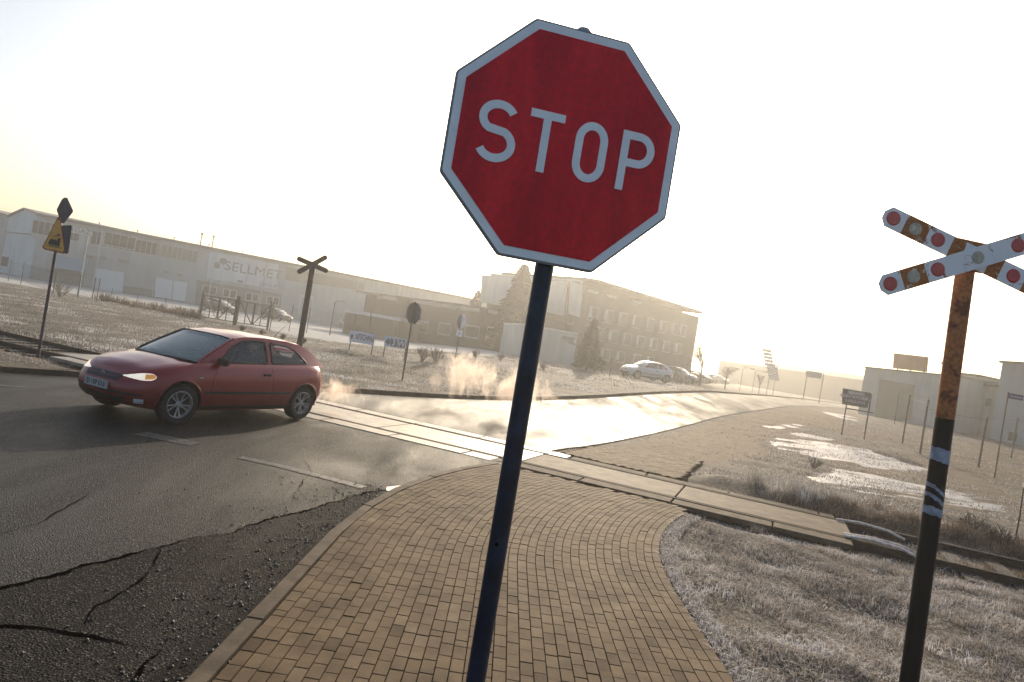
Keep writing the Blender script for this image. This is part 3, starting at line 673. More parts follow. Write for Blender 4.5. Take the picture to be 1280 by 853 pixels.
# ---------------------------------------------------------------- left warning sign with train
q = at(48, 443); ws = empty('warning_sign', q, 0, 'yellow triangular train warning sign with dark plates on a slim pole at the left', 'warning sign')
def zat(px, py, Y): d = ray(px, py); return CH+d.z*Y
Yw = q.y; M_PURP = mat('dark_violet_pole', (.05, .035, .05), .5, var=.3)
M_SIGNBK = mat('dark_sign_back', (.045, .040, .06), .45, .2, var=.2)
b = MB(); b.tube([(0, 0, -.05), (0, 0, zat(80, 252, Yw))], .032, 12); b.build('pole', M_PURP, ws, smooth=True)
def wl(px, py, dy=0): # point in local coords of the sign at its own depth
    d = ray(px, py); return Vector((d.x*(Yw+dy)-q.x, dy, CH+d.z*(Yw+dy)))
def plate(name, pts, m, dy, th, parent, yaw=0, bevel=0):
    b = MB(); b.prism([wl(x, y, dy) for x, y in pts], (0, th, 0)); return b.build(name, m, parent)
def rot_tri(k, s, dy):
    pass
M_YEL = mat('amber_sheeting', (.62, .34, .05), .4, var=.15, scale=8); M_SBLK = mat('sign_black', (.015, .012, .015), .5)
M_MAROON = mat('maroon_border', (.28, .04, .05), .4, var=.2)
tri = [(72.5, 271), (76, 273), (81.5, 314), (79, 317.5), (55, 312), (52.5, 309)]
plate('sign_plate', tri, M_MAROON, -.06, .012, ws)
cxx, cyy = 68.5, 300
plate('amber_panel', [(cxx+(x-cxx)*.88, cyy+(y-cyy)*.88) for x, y in tri], M_YEL, -.063, .002, ws)
def L2(x, z): return (69.0+x*.98+z*.16, 303.5+x*.165-z*.98)   # picture-plane helper for the pictogram in upright units
loco = [(-8.5, -3), (-8.5, -1), (-7, 3.5), (-5.5, 3.5), (-5, 5), (-4, 5), (-3.6, 3.2), (-2, 3.2), (-1.6, 4.6), (-.4, 4.6), (0, 3.2), (2, 3.2), (2.2, 6.5), (7, 6.5), (7, 5.5), (6, 5.5), (6, -3)]
plate('train_pictogram', [L2(x, z) for x, z in loco], M_SBLK, -.066, .002, ws)
for cx_ in (-6, -2.2, 1.6, 4.8):
    plate('train_pictogram', [L2(cx_+1.3*math.cos(a), -3.6+1.3*math.sin(a)) for a in np.linspace(0, 6.28, 9)[:-1]], M_SBLK, -.0665, .002, ws)
plate('train_pictogram', [L2(x, z) for x, z in ((-10.5, -6), (9.5, -6), (9.5, -5.2), (-10.5, -5.2))], M_SBLK, -.066, .002, ws)
plate('train_pictogram', [L2(x, z) for x, z in ((-4.5, 7), (-1, 9), (1, 11), (4, 12.5), (5, 10.5), (3.5, 8), (0, 8), (-2.5, 6.6))], M_MAROON, -.066, .002, ws)
plate('square_plate', [(79, 282), (88.5, 281.5), (90, 283), (85.5, 316), (83.5, 317.5), (63, 312.5), (66, 285)], M_SIGNBK, -.045, .012, ws)
plate('diamond_plate', [(77, 250), (80, 247), (84, 247.5), (91, 263), (91, 265), (79.5, 279.5), (77, 279), (71, 264), (71, 261.5)], M_SIGNBK, -.05, .012, ws)
# ---------------------------------------------------------------- buildings: each facade is a vertical plane through two ground points
class Fac:
    def __init__(s, A, B):
        s.A = Vector((A[0], A[1], 0)); s.d = (Vector((B[0], B[1], 0))-s.A).normalized(); s.n = Vector((s.d.y, -s.d.x, 0))
        if s.n.y > 0: s.n = -s.n                      # points to the viewer's side
    def p(s, t, z, o=0): return s.A+s.d*t+s.n*o+Vector((0, 0, z))
    def hit(s, px, py):
        r_ = ray(px, py); C_ = Vector((0, 0, CH)); k = (s.A-C_).dot(s.n)/r_.dot(s.n); q = C_+r_*k
        return (q-s.A).dot(s.d), q.z
    def panel(s, name, P, m, parent, o=.03, th=.05, pix=True, bevel=0):
        P = [s.hit(*q) for q in P] if pix else P
        b = MB(); b.prism([s.p(t, z, o) for t, z in P], s.n*(-th)); xl(b, parent); return b.build(name, m, parent)
    def rect(s, name, t0, t1, z0, z1, m, parent, o=.03, th=.05): return s.panel(name, [(t0, z0), (t1, z0), (t1, z1), (t0, z1)], m, parent, o, th, False)
def xl(b, parent):
    if parent is not None:
        l = Vector((0, 0, 0)); q_ = parent
        while q_ is not None: l = l+q_.location; q_ = q_.parent
        b.v = [(x-l.x, y-l.y, z-l.z) for x, y, z in b.v]
    return b
def wall_mat(name, col, line=None, var=.12, rough=.8):
    m, t, p, o = newmat(name); co = N(t, 'ShaderNodeTexCoord').outputs['Object']; n1 = noise(t, .25, 8, .65, co); n2 = noise(t, 9, 4, .6, co)
    mp = N(t, 'ShaderNodeMapping'); mp.inputs['Scale'].default_value = (1.6, 1.6, .12); t.links.new(co, mp.inputs[0]); n3 = noise(t, 1.2, 5, .6, mp.outputs[0])
    r_ = ramp(t, n1.outputs['Fac'], [(.3, [c*(1-var) for c in col]), (.7, [min(1, c*(1+var)) for c in col])]); r3 = ramp(t, n3.outputs['Fac'], [(.3, (.86, .85, .83)), (.6, (1, 1, 1))])
    mx_ = N(t, 'ShaderNodeMix', data_type='RGBA', blend_type='MULTIPLY'); mx_.inputs[0].default_value = 1; t.links.new(r_.outputs[0], mx_.inputs[6]); t.links.new(r3.outputs[0], mx_.inputs[7])
    t.links.new(mx_.outputs[2], p.inputs['Base Color']); p.inputs['Roughness'].default_value = rough; bump(t, p, n2.outputs['Fac'], .3, .01); return m
M_WHL = wall_mat('pale_cladding', (.38, .40, .39), var=.18); M_WHB = wall_mat('pale_blue_cladding', (.52, .60, .64)); M_WHG = wall_mat('grey_plinth', (.22, .21, .19)); M_ROOF = wall_mat('roof_sheet', (.22, .2, .18))
M_BAND = wall_mat('glazed_band_frame', (.42, .42, .40)); M_BEIGEP = wall_mat('beige_infill_panel', (.25, .215, .16)); M_WIN = mat('dusty_glass', (.06, .058, .05), .5, var=.4, scale=1.2, spec=.3); M_WFR = mat('window_frame_white', (.5, .5, .48), .6)
M_DOORW = mat('white_door', (.60, .62, .62), .5, var=.05); M_BLUEP = mat('blue_grey_panel', (.20, .30, .38), .6, var=.08); M_DKH = wall_mat('dark_hall_wall', (.045, .036, .026), var=.25)
M_DKROOF = wall_mat('brown_roof', (.085, .068, .05)); M_TXT = mat('grey_lettering', (.13, .14, .15), .6); M_SKYL = mat('rooflight_glazing', (.75, .76, .76), .3)
def gbox(name, fac, t0, t1, z0, z1, depth, m, parent):
    b = MB(); P = [fac.p(t0, z0), fac.p(t1, z0), fac.p(t1, z1), fac.p(t0, z1)]; b.prism(P, -fac.n*depth); xl(b, parent); return b.build(name, m, parent)
# --- warehouse A
rA = ray(40, 328); rB = ray(600, 421); WA = Fac((rA.x*88, 88), (rB.x*120, 120))
wh = empty('warehouse', (WA.A.x, WA.A.y, 0), 0, 'long pale warehouse with a high strip of windows and faint company lettering, beyond the fence', 'warehouse')
t_end = WA.hit(640, 420)[0]+6; zr = WA.hit(40, 267)[1]
gbox('wall', WA, 0, t_end, -.5, zr-.15, 26, M_WHL, wh)
b = MB(); E0 = [WA.p(-.4, zr-.15, .35), WA.p(-.4, zr+.05, .35), WA.p(-.4, zr+.75, -13), WA.p(-.4, zr+.05, -26.3), WA.p(-.4, zr-.15, -26.3)]; b.prism(E0, WA.d*(t_end+.8)); xl(b, wh); b.build('roof', M_ROOF, wh)
b = MB(); P = [WA.p(t, zr+.12, .42) for t in np.linspace(-.4, t_end, 40)]; b.tube(P, .09, 6); xl(b, wh); b.build('gutter', M_STEEL, wh)
band1 = WA.panel('window_band', [(40, 278), (248, 312), (247, 328), (40, 297)], M_BAND, wh, .04)
h0 = WA.hit(40, 278); h1 = WA.hit(247, 328)
ta, tb = WA.hit(40, 285)[0], WA.hit(247, 320)[0]; za, zb_ = WA.hit(150, 312)[1], WA.hit(150, 295)[1]
n = 30
for i in range(n):
    if 8 <= i <= 9: continue
    a = ta+(tb-ta)*(i+.08)/n; c_ = ta+(tb-ta)*(i+.92)/n; zz1 = zb_-.1; zz0 = za+.1 if i < 21 else za+.1
    w_ = WA.rect('window', a, c_, zz0, zz1, M_WIN if i < 22 else M_BEIGEP, band1, .07, .03)
for px in (133, 143, 153, 163):
    a, _ = WA.hit(px, 312); WA.rect('window_frame', a-.55, a+.55, za+.2, za+2.0, M_WFR, band1, .09, .02); WA.rect('pane', a-.42, a+.42, za+.32, za+1.88, M_WIN, band1, .115, .02)
for a in np.linspace(0, t_end, 12)[1:-1]: WA.rect('downpipe', a-.09, a+.09, 0, zr-.2, M_WFR if int(a) % 2 else M_WHL, wh, .14, .1)
WA.panel('loading_door', [(119, 335), (155, 341), (153, 366), (116, 361)], M_DOORW, wh, .08)
d1_ = WA.panel('sliding_door', [(195, 347), (216, 350.5), (214, 374), (193, 371)], M_DOORW, wh, .08); WA.panel('sliding_door', [(217.5, 351), (234, 353.5), (231, 377), (215, 374.5)], M_DOORW, wh, .08)
WA.panel('canopy', [(66, 318), (110, 326), (108, 341), (66, 335)], M_BLUEP, wh, 1.2, 1.1)
WA.panel('dark_gateway', [(66, 336), (106, 342), (103, 362), (66, 356)], M_WHG, wh, .05)
WA.panel('stained_plinth', [(153, 357), (194, 363), (193, 372), (152, 366)], M_WHG, wh, .05)
for px, py in ((112, 321), (129, 322), (152, 326), (158, 327), (207, 340), (225, 344), (300, 352)):
    a, z_ = WA.hit(px, py); b = MB(); b.box(WA.p(a, z_, .2), (.7, .35, .3), rz=math.atan2(WA.d.y, WA.d.x)); xl(b, wh); b.build('wall_lamp', M_WHG, wh)
sgn = WA.panel('roof_sign_board', [(89, 283.5), (116, 288), (116, 295.5), (89, 291)], M_WFR, wh, .16)
WA.panel('name_board', [(262, 314), (348, 331), (346, 362), (258, 348)], wall_mat('name_board_white', (.58, .60, .60)), wh, .08)
def fac_text(fac, txt, px, py, size, m, parent, o, bold=.0, sp=1.0, name='lettering', sx=1):
    b = text_mb(txt, size, bold=bold, spacing=sp); a, z_ = fac.hit(px, py); M = Matrix((fac.d, -fac.n, Vector((0, 0, 1)))).transposed().to_4x4()
    b.v = [(x*sx, y, z) for x, y, z in b.v]
    xf(b, Matrix.Translation(fac.p(a, z_, o)) @ M); xl(b, parent); return b.build(name, m, parent, norm=False)
fac_text(WA, 'SELLMET', 317, 339, 1.9, M_TXT, wh, .11, sp=1.0, sx=1.12)
fac_text(WA, 'GROUP', 335, 357, .75, M_TXT, wh, .11)
for px, py, r_ in ((271, 332, .45), (279, 327, .5)):
    a, z_ = WA.hit(px, py); b = MB(); b.lathe([(.001, .02), (r_, .02), (r_, 0)], Matrix.Translation(WA.p(a, z_, .12)) @ Matrix((WA.d, Vector((0, 0, 1)), WA.n)).transposed().to_4x4(), 12); xl(b, wh); b.build('round_emblem', M_TXT, wh)
fac_text(WA, 'MAGAZYN', 103, 289.5, .9, M_TXT, wh, .19)
WA.panel('office_wall', [(246, 350), (352, 368), (350, 397), (243, 385)], M_WHG, wh, .07)
for px in (262, 287, 315, 341):
    py = 363+(px-262)*.165; a, z_ = WA.hit(px, py)
    f_ = WA.rect('window', a-.95, a+.95, z_-.6, z_+.6, M_WFR, wh, .10, .04); WA.rect('pane', a-.82, a-.1, z_-.5, z_+.5, M_WIN, f_, .125, .02); WA.rect('pane', a+.1, a+.82, z_-.5, z_+.5, M_WIN, f_, .125, .02)
WA.panel('window_band', [(358, 334), (455, 354), (455, 364), (357, 350)], M_BEIGEP, wh, .05)
WA.panel('doorway', [(375, 368), (393, 371), (390, 395), (372, 393)], M_WFR, wh, .05); WA.panel('gate_leaf', [(377, 371), (391, 374), (388, 394), (375, 392)], wall_mat('gate_cream', (.4, .4, .38)), wh, .09)
for t in np.linspace(2, t_end-3, 17):
    b = MB(); q = WA.p(t, zr, -.2); b.tube([q, q+Vector((0, 0, .45))], .05, 5); b.lathe([(.001, .62), (.13, .56), (.13, .44), (.06, .42)], Matrix.Translation(q), 8); xl(b, wh); b.build('roof_vent', M_STEEL, wh)
a, _ = WA.hit(255, 312); b = MB()
for dx in (-.45, 1.1): 
    q = WA.p(a+dx, zr, -1.5); b.tube([q, q+Vector((0, 0, 1.9))], .09, 6); b.lathe([(.28, 2.0), (.08, 1.7)], Matrix.Translation(q), 8)
q = WA.p(a-.45, zr+1.5, -1.5); b.tube([q, q+WA.d*1.55], .04, 5); xl(b, wh); b.build('roof_flue', M_STEEL, wh)
# --- gabled end hall
gd_ = Vector((-.80, .60, 0)); GA = Fac((WA.A.x, WA.A.y), (WA.A.x+gd_.x, WA.A.y+gd_.y)); gs = 1 if GA.d.dot(gd_) > 0 else -1
gh = empty('gabled_hall', (WA.A.x, WA.A.y, 0), 0, 'pale blue gable end building at the far left edge', 'hall')
b = MB(); P = [GA.p(gs*.05, -.5), GA.p(gs*11, -.5), GA.p(gs*11, zr-.5), GA.p(gs*5.4, zr+.6), GA.p(gs*.05, zr-.0)]; b.prism(P, -GA.n*30 if (-GA.n).y > 0 else GA.n*30); xl(b, gh); b.build('wall', M_WHB, gh)
for a0, z0_, a1, z1_ in ((-.15, zr+.0, 5.4, zr+.66), (5.4, zr+.66, 11.3, zr-.5)):
    b = MB(); b.prism([GA.p(gs*a0, z0_, .25), GA.p(gs*a1, z1_, .25), GA.p(gs*a1, z1_+.18, .25), GA.p(gs*a0, z0_+.18, .25)], -GA.n*30.5); xl(b, gh); b.build('roof', M_ROOF, gh)
b = MB(); b.tube([GA.p(gs*.1, 5.6, .12), GA.p(gs*11, 5.6, .12)], .07, 5); xl(b, gh); b.build('wall_rail', M_WHG, gh)
GA.rect('window', gs*5.5 if gs < 0 else 8.5, gs*8.5 if gs < 0 else 11, .9, 2.2, M_WIN, gh, .05)
e2 = empty('side_hall', tuple(GA.p(gs*11.4, 0)), 0, 'white hall wall beyond the gabled building, cut by the left edge', 'hall')
b = MB(); P = [GA.p(gs*11.4, -.5, -1), GA.p(gs*40, -.5, -1), GA.p(gs*40, zr+.3, -1), GA.p(gs*30, zr+1, -1), GA.p(gs*11.4, zr-.5, -1)]; b.prism(P, -GA.n*20); xl(b, e2); b.build('wall', M_WHL, e2)
b = MB(); b.prism([GA.p(gs*11.2, zr-.5, -.7), GA.p(gs*30, zr+1.02, -.7), GA.p(gs*30, zr+1.2, -.7), GA.p(gs*11.2, zr-.3, -.7)], -GA.n*20.5); xl(b, e2); b.build('roof', M_ROOF, e2)

# --- low dark hall in the middle
def dp(px, py_h, D): r_ = ray(px, py_h); return (r_.x*D, D)
DH = Fac(dp(452, 397, 88), dp(655, 431, 70)); tL, zT = DH.hit(458, 366); tR, _ = DH.hit(656, 400); zTop = (DH.hit(470, 368)[1]+DH.hit(600, 384)[1])/2
dh = empty('dark_hall', (DH.A.x, DH.A.y, 0), 0, 'long low dark brown hall with a thin bright strip of glazing under its roof', 'hall')
zs0, zs1 = DH.hit(560, 384.5)[1]-.05, DH.hit(560, 380)[1]
gbox('wall', DH, tL, tR, 0, zs0, 14, M_DKH, dh)
b = MB(); b.prism([DH.p(tL-1, zs1, .9), DH.p(tR+1, zs1, .9), DH.p(tR+1, zTop+.05, .9), DH.p(tL-1, zTop+.05, .9)], -DH.n*15.5); xl(b, dh); b.build('roof', M_DKROOF, dh)
tt = [DH.hit(x, 380)[0] for x in (468, 496, 512, 549, 572, 601, 609, 627)]
gbox('core', DH, tL, tt[0], zs0, zs1, 14, M_DKH, dh)
for a, c_ in ((tt[1], tt[2]), (tt[5], tt[6]), (tt[7], tR)): gbox('pier', DH, a, c_, zs0, zs1, 14, M_DKH, dh)
for a, c_ in ((tt[0], tt[1]), (tt[2], tt[3]), (tt[3], tt[4]), (tt[4], tt[5]), (tt[6], tt[7])): DH.rect('strip_window', a+.1, c_-.1, zs0+.02, zs1-.02, M_SKYL, dh, -.2, .05)
for i, px in enumerate((500, 528, 556, 590, 618)):
    t_, z_ = DH.hit(px, 412+(px-560)*.1); f_ = DH.rect('window', t_-1.1, t_+1.1, z_-.7, z_+.7, M_BAND, dh, .05); DH.rect('pane', t_-.95, t_+.95, z_-.55, z_+.55, M_WIN, f_, .08, .02)
CN = Fac(dp(428, 393, 76), dp(505, 405, 74)); cn = empty('canopy_shed', (CN.A.x, CN.A.y, 0), 0, 'flat roofed open shed with a pale roof edge in front of the dark hall', 'shed')
a0, z0_ = CN.hit(430, 386); a1, z1_ = CN.hit(502, 392)
b = MB(); b.prism([CN.p(a0, z0_-.35, 0), CN.p(a1, z0_-.35, 0), CN.p(a1, z0_-.0, 0), CN.p(a0, z0_-.0, 0)], -CN.n*7); xl(b, cn); b.build('roof', M_WFR, cn)
gbox('wall', CN, a0+.3, a1-.3, -.2, z0_-.352, 6, M_DKH, cn)
for t in np.linspace(a0+.3, a1-.3, 4): b = MB(); b.tube([CN.p(t, 0, .02-.3), CN.p(t, z0_-.35, -.3+.2)], .1, 6); xl(b, cn); b.build('post', M_STEEL, cn)

# --- office block in the middle
cx0 = dp(711, 439, 75); cl = dp(602, 421, 84.5); cr = dp(863, 465, 95)
OL = Fac(cl, cx0); OR_ = Fac(cx0, cr); zTop = OL.hit(711, 352)[1]
ob = empty('office_block', (cx0[0], cx0[1], .9), 0, 'three storey office block fading into the bright mist behind the fir trees', 'office building')
M_OBL = wall_mat('office_light_cladding', (.52, .54, .52)); M_OBR = wall_mat('office_brown_render', (.075, .062, .038))
LL = (Vector((cx0[0], cx0[1], 0))-Vector((cl[0], cl[1], 0))).length; LR = (Vector((cr[0], cr[1], 0))-Vector((cx0[0], cx0[1], 0))).length
zR = OR_.hit(862, 394)[1]; b = MB()
base = [OL.p(0, 0), OR_.p(0, 0), OR_.p(LR, 0), OR_.p(LR, 0)-OR_.n*14, OL.p(0, 0)-OL.n*12]
b.prism([q+Vector((0, 0, .3)) for q in base], (0, 0, zTop-.3)); xl(b, ob); b.build('wall', M_OBR, ob)
OL.panel('upper_cladding', [(603, 344), (709.5, 352.5), (706, 394), (601, 378)], M_OBL, ob, .12, .1)
OL.rect('parapet', -.1, LL+.1, zTop, zTop+.25, M_OBL, ob, .2, .4)
OR_.panel('corner_cladding', [(713, 352), (728, 357), (724, 397), (710, 392)], M_OBL, ob, .12, .1)
b = MB(); b.prism([OR_.p(.3, zTop+.26, .5), OR_.p(1, zTop+.26, 1.6), OR_.p(LR-2.2, zTop+.26, 1.6), OR_.p(LR-2.2, zTop+.26, -10), OL.p(.5, zTop+.26, -11), OL.p(1.0, zTop+.26, -.6), OL.p(LL-.5, zTop+.26, -.3)], (0, 0, .34)); xl(b, ob); b.build('roof_slab', M_DKROOF, ob)
def win_row(y0, slope, xs, hw, hh, m=M_WIN, lit=None):
    for px in xs:
        t_, z_ = OR_.hit(px, y0+(px-760)*slope); f_ = OR_.rect('window', t_-hw, t_+hw, z_-hh, z_+hh, M_BAND, ob, .06, .05); OR_.rect('pane', t_-hw+.12, t_+hw-.12, z_-hh+.1, z_+hh-.1, m, f_, .09, .02); OR_.rect('reflection_strip', t_-hw+.15, t_-hw+.15+.25+.3*random.random(), z_-hh*.6, z_+hh-.12, M_WFR, f_, .105, .01)  # narrow pale strips paint the curtain reflections onto the panes
win_row(396, .19, (741, 760, 778, 795, 812, 828, 843, 853), .95, .8)
win_row(420, .185, (748, 766, 783, 800, 816, 832, 847), .95, .75)
win_row(444, .17, (738, 756, 775, 795, 812), .95, .7)
for px, py in ((741, 365), (764, 371), (795, 378)):
    t_, z_ = OR_.hit(px, py); OR_.rect('clerestory_window', t_-1.0, t_+1.0, z_-.14, z_+.14, M_SKYL, ob, .06, .05)
OL.rect('middle_band', 0, LL, 5.0, 5.3, M_WHG, ob, .1, .08)
# white box at its foot
WB = Fac(dp(648, 431, 60), dp(722, 443, 61)); wb = empty('white_annex', (WB.A.x, WB.A.y, .9), 0, 'plain white flat roofed box with a dark emblem in front of the office block', 'annex')
a0, z0_ = WB.hit(652, 406); a1, z1_ = WB.hit(722, 419); gbox('wall', WB, a0, a1, .5, (z0_+z1_)/2, 9, M_WHL, wb)
WB.rect('roof_edge', a0-.05, a1+.05, (z0_+z1_)/2, (z0_+z1_)/2+.15, M_WFR, wb, .05, 9.1)
a, z_ = WB.hit(711, 427); b = MB(); b.prism([WB.p(a-.75, z_+.2, .04), WB.p(a-.5, z_+.42, .04), WB.p(a+.55, z_+.4, .04), WB.p(a+.35, z_+.05, .04), WB.p(a+.75, z_-.25, .04), WB.p(a+.1, z_-.2, .04), WB.p(a-.3, z_+.02, .04)], -WB.n*.03); xl(b, wb); b.build('dark_emblem', M_TXT, wb)

# --- right side: garage with brown board on the roof
GR = Fac(dp(1075, 500, 62), dp(1180, 517, 53)); gr_ = empty('garage_building', (GR.A.x, GR.A.y, .9), 0, 'white garage building with a big brownish roller door at the right', 'garage')
a0, z0_ = GR.hit(1076, 456); a1, z1_ = GR.hit(1200, 476); zt_ = (z0_+z1_)/2
gbox('wall', GR, 0, a1, .6, zt_, 16, M_WHL, gr_)
GR.rect('roof_edge', -.1, a1+.1, zt_, zt_+.12, M_WHG, gr_, .1, 16.2)
f_ = GR.panel('roller_door', [(1100, 474), (1144, 481.5), (1139, 526), (1094, 520)], wall_mat('roller_door_brown', (.24, .22, .17)), gr_, .05)
for k in range(9):
    t0_, zz = GR.hit(1100, 474); t1_, _ = GR.hit(1143, 481); z_ = 1.0+k*(zz-1.1)/9; GR.rect('door_rib', t0_+.05, t1_-.05, z_, z_+.05, M_WHG, f_, .075, .03)
a, _ = GR.hit(1153, 470); b = MB(); q = GR.p(a, zt_, -2); b.tube([q, q+Vector((0, 0, 1.0))], .16, 8); b.lathe([(.001, 1.55), (.2, 1.4), (.38, 1.1), (.2, 1.0)], Matrix.Translation(q), 10); xl(b, gr_); b.build('roof_cowl', M_WHG, gr_)
bb = empty('roof_billboard', tuple(GR.p(3, zt_, -1.5)), 0, 'brown blank billboard standing on legs on the garage roof', 'billboard')
P = [GR.hit(*q) for q in ((1101, 438.5), (1142, 443), (1140, 462), (1099.5, 457.5))]; b = MB(); b.prism([GR.p(t, z, -1.5) for t, z in P], GR.n*.15); xl(b, bb); b.build('board', wall_mat('brown_board', (.42, .20, .07)), bb)
for t in (P[0][0]+.4, (P[0][0]+P[1][0])/2, P[1][0]-.4): b = MB(); b.tube([GR.p(t, zt_+.02, -1.65), GR.p(t, P[0][1]-.2, -1.65)], .06, 6); xl(b, bb); b.build('post', M_STEEL, bb)
# annexe going right
AX = Fac(dp(1165, 515, 58), dp(1260, 531, 50)); ax = empty('low_annexe', (AX.A.x, AX.A.y, .8), 0, 'low beige annexe with a small window between the garage and the tall grey block', 'annexe')
a0, z0_ = AX.hit(1166, 472); a1, z1_ = AX.hit(1252, 488); M_BEI = wall_mat('beige_render', (.46, .42, .34)); gbox('wall', AX, a0, a1+1, .5, (z0_+z1_)/2, 9, M_BEI, ax); AX.rect('roof_edge', a0-.1, a1+1.1, (z0_+z1_)/2, (z0_+z1_)/2+.2, M_DKROOF, ax, .3, 9.4)
AX.panel('window', [(1234, 498), (1240, 499), (1238, 509), (1232, 508)], M_WIN, ax, .04); AX.panel('window', [(1174, 503), (1182, 504), (1180, 514), (1172, 513)], M_WIN, ax, .04)
AX2 = Fac(dp(1195, 520, 66), dp(1225, 525, 64)); a2 = empty('roof_block', (AX2.A.x, AX2.A.y, .8), 0, 'small flat topped block rising behind the beige annexe', 'building'); t0_, zz = AX2.hit(1195, 468); t1_, _ = AX2.hit(1224, 470); gbox('wall', AX2, t0_, t1_, .5, zz, 6, M_BEI, a2); AX2.rect('roof_edge', t0_-.15, t1_+.15, zz, zz+.2, M_DKROOF, a2, .2, 6.4)
TB = Fac(dp(1253, 530, 48), dp(1300, 538, 45)); tb_ = empty('tall_grey_block', (TB.A.x, TB.A.y, .7), 0, 'tall plain grey building cut by the right edge', 'building')
a0, z0_ = TB.hit(1253, 454); gbox('wall', TB, a0, a0+14, .3, z0_, 12, wall_mat('grey_render', (.34, .35, .35)), tb_); TB.rect('roof_edge', a0-.15, a0+14, z0_, z0_+.15, M_WHG, tb_, .15, 12.3)
TB.panel('window', [(1262, 540), (1272, 541.5), (1270, 552), (1260, 550.5)], M_WIN, tb_, .04)
# distant hall beyond the bend
FHl = Fac(dp(895, 470, 190), dp(1085, 502, 150)); fh = empty('distant_hall', (FHl.A.x, FHl.A.y, .9), 0, 'very faint long hall roofline in the mist beyond the road bend', 'hall')
a0, z0_ = FHl.hit(900, 449); a1, z1_ = FHl.hit(1075, 474); gbox('wall', FHl, a0, a1+6, .5, (z0_+z1_)/2-.3, 30, M_OBR, fh); b = MB(); zz = (z0_+z1_)/2-.3
b.prism([FHl.p(a0-1, zz, .5), FHl.p(a0-1, zz+1.6, -15), FHl.p(a0-1, zz, -30.5)], FHl.d*(a1-a0+8)); xl(b, fh); b.build('roof', M_DKROOF, fh)

# ---------------------------------------------------------------- fences
M_FPOST = mat('fence_post_steel', (.10, .085, .07), .6, .2, var=.3); M_WIREM = mat('fence_wire', (.07, .06, .05), .7, spec=.1)
def fence(name, label, P, h_, ntop=3, post_r=.035, mesh=True, diag=None, group=None, lean=0, mid=()):
    r0 = Vector((P[0][0], P[0][1], float(TER(*P[0][:2])))); e = empty(name, r0, 0, label, 'fence')
    pts = []
    for (x, y) in P:
        z = float(TER(x, y)); q = Vector((x, y, z)); pts.append(q); b = MB(); hh_ = h_*random.uniform(.97, 1.04); l = random.uniform(-.03, .03)
        b.tube([q+Vector((0, 0, -.2)), q+Vector((l, 0, hh_))], post_r, 8); b.lathe([(.001, hh_+.03), (post_r*1.25, hh_+.01), (post_r*1.25, hh_-.03)], Matrix.Translation(q+Vector((l, 0, 0))), 8); xl(b, e); b.build('post', M_FPOST, e)
    b = MB()
    for k in range(ntop):
        z = h_*(.12+.82*k/(ntop-1)) if ntop > 1 else h_*.9
        for a, c_ in zip(pts[:-1], pts[1:]): b.tube([a+Vector((0, -.03, z)), (a+c_)/2+Vector((0, -.03, z-.03)), c_+Vector((0, -.03, z))], (.006 if mesh else .005), 4, caps=False)
    if mesh:
        for a, c_ in zip(pts[:-1], pts[1:]):
            L = (c_-a).length; n = int(L/.28); d_ = (c_-a)/max(n, 1); hz_ = Vector((0, 0, h_*.82))
            for k in range(n): 
                lo = a+d_*k+Vector((0, -.03, h_*.10))
                b.tube([lo, lo+d_*2 + hz_ if k < n-1 else lo+d_+hz_*.5], .0035, 3, caps=False); b.tube([lo+hz_, lo+d_*2 if k < n-1 else lo+d_+hz_*.5], .0035, 3, caps=False)
    xl(b, e); b.build('wire_mesh' if mesh else 'wire', M_WIREM, e)
    return e, pts
def A2(px, py): q = at(px, py); return (q.x, q.y)
fence('chain_link_fence', 'rusty chain link fence in front of the warehouse at the left', [(-74, 78), (-62, 68.5), A2(10, 351), A2(26, 354.5), A2(60, 366)], 1.9)
fence('wire_fence', 'low wire fence between dark posts in front of the loading doors', [A2(66, 367), A2(97, 372), A2(115, 374), A2(121, 375.5)], 1.7)
# field gate frames between posts
def gate(p0, p1, label):
    a = at(*p0); c_ = at(*p1); e = empty('field_gate', a, 0, label, 'gate'); h_ = 1.75; d_ = (c_-a); b = MB()
    for q in (a, c_): bb_ = MB(); bb_.tube([q+Vector((0, 0, -.1)), q+Vector((0, 0, 2.1))], .075, 8); xl(bb_, e); bb_.build('gate_post', M_FPOST, e)
    for k in (0, 1):
        s0 = a+d_*(.03+.485*k); s1 = a+d_*(.485+.485*k)
        up_ = Vector((0, 0, h_)); lo = Vector((0, 0, .2)); bb_ = MB()
        for p_, q_ in ((s0+lo, s0+up_), (s1+lo, s1+up_), (s0+lo, s1+lo), (s0+up_, s1+up_), ((s0+up_) if k == 0 else (s0+lo), (s1+lo) if k == 0 else (s1+up_)), ((s0+s1)/2+lo, (s0+s1)/2+up_)): bb_.tube([p_, q_], .035, 6)
        for z in np.linspace(.4, 1.6, 5): bb_.tube([s0+Vector((0, 0, z)), s1+Vector((0, 0, z))], .008, 4, caps=False)
        xl(bb_, e); bb_.build('gate_leaf', M_FPOST, e)
gate((249, 399), (292, 406), 'left steel field gate with diagonal braces before the parked dark cars')
gate((294, 406.5), (334, 412), 'right steel field gate with diagonal braces before the parked dark cars')
fence('wire_fence', 'sparse wire fence running right from the gates past the white car', [A2(337, 413), A2(361, 414), A2(383, 416), A2(412, 419), A2(440, 424), A2(459, 428)], 2.1, mesh=False)
fence('wire_fence', 'low weedy wire fence in front of the white double doors', [A2(138, 377), A2(170, 383), A2(205, 389), A2(247, 398)], 1.0, mesh=False, post_r=.02)
fence('wire_fence', 'knee high wire fence before the parked cars by the bend', [A2(762, 470), A2(793, 472), A2(872, 474), A2(905, 476)], 1.25, mesh=False, post_r=.03)
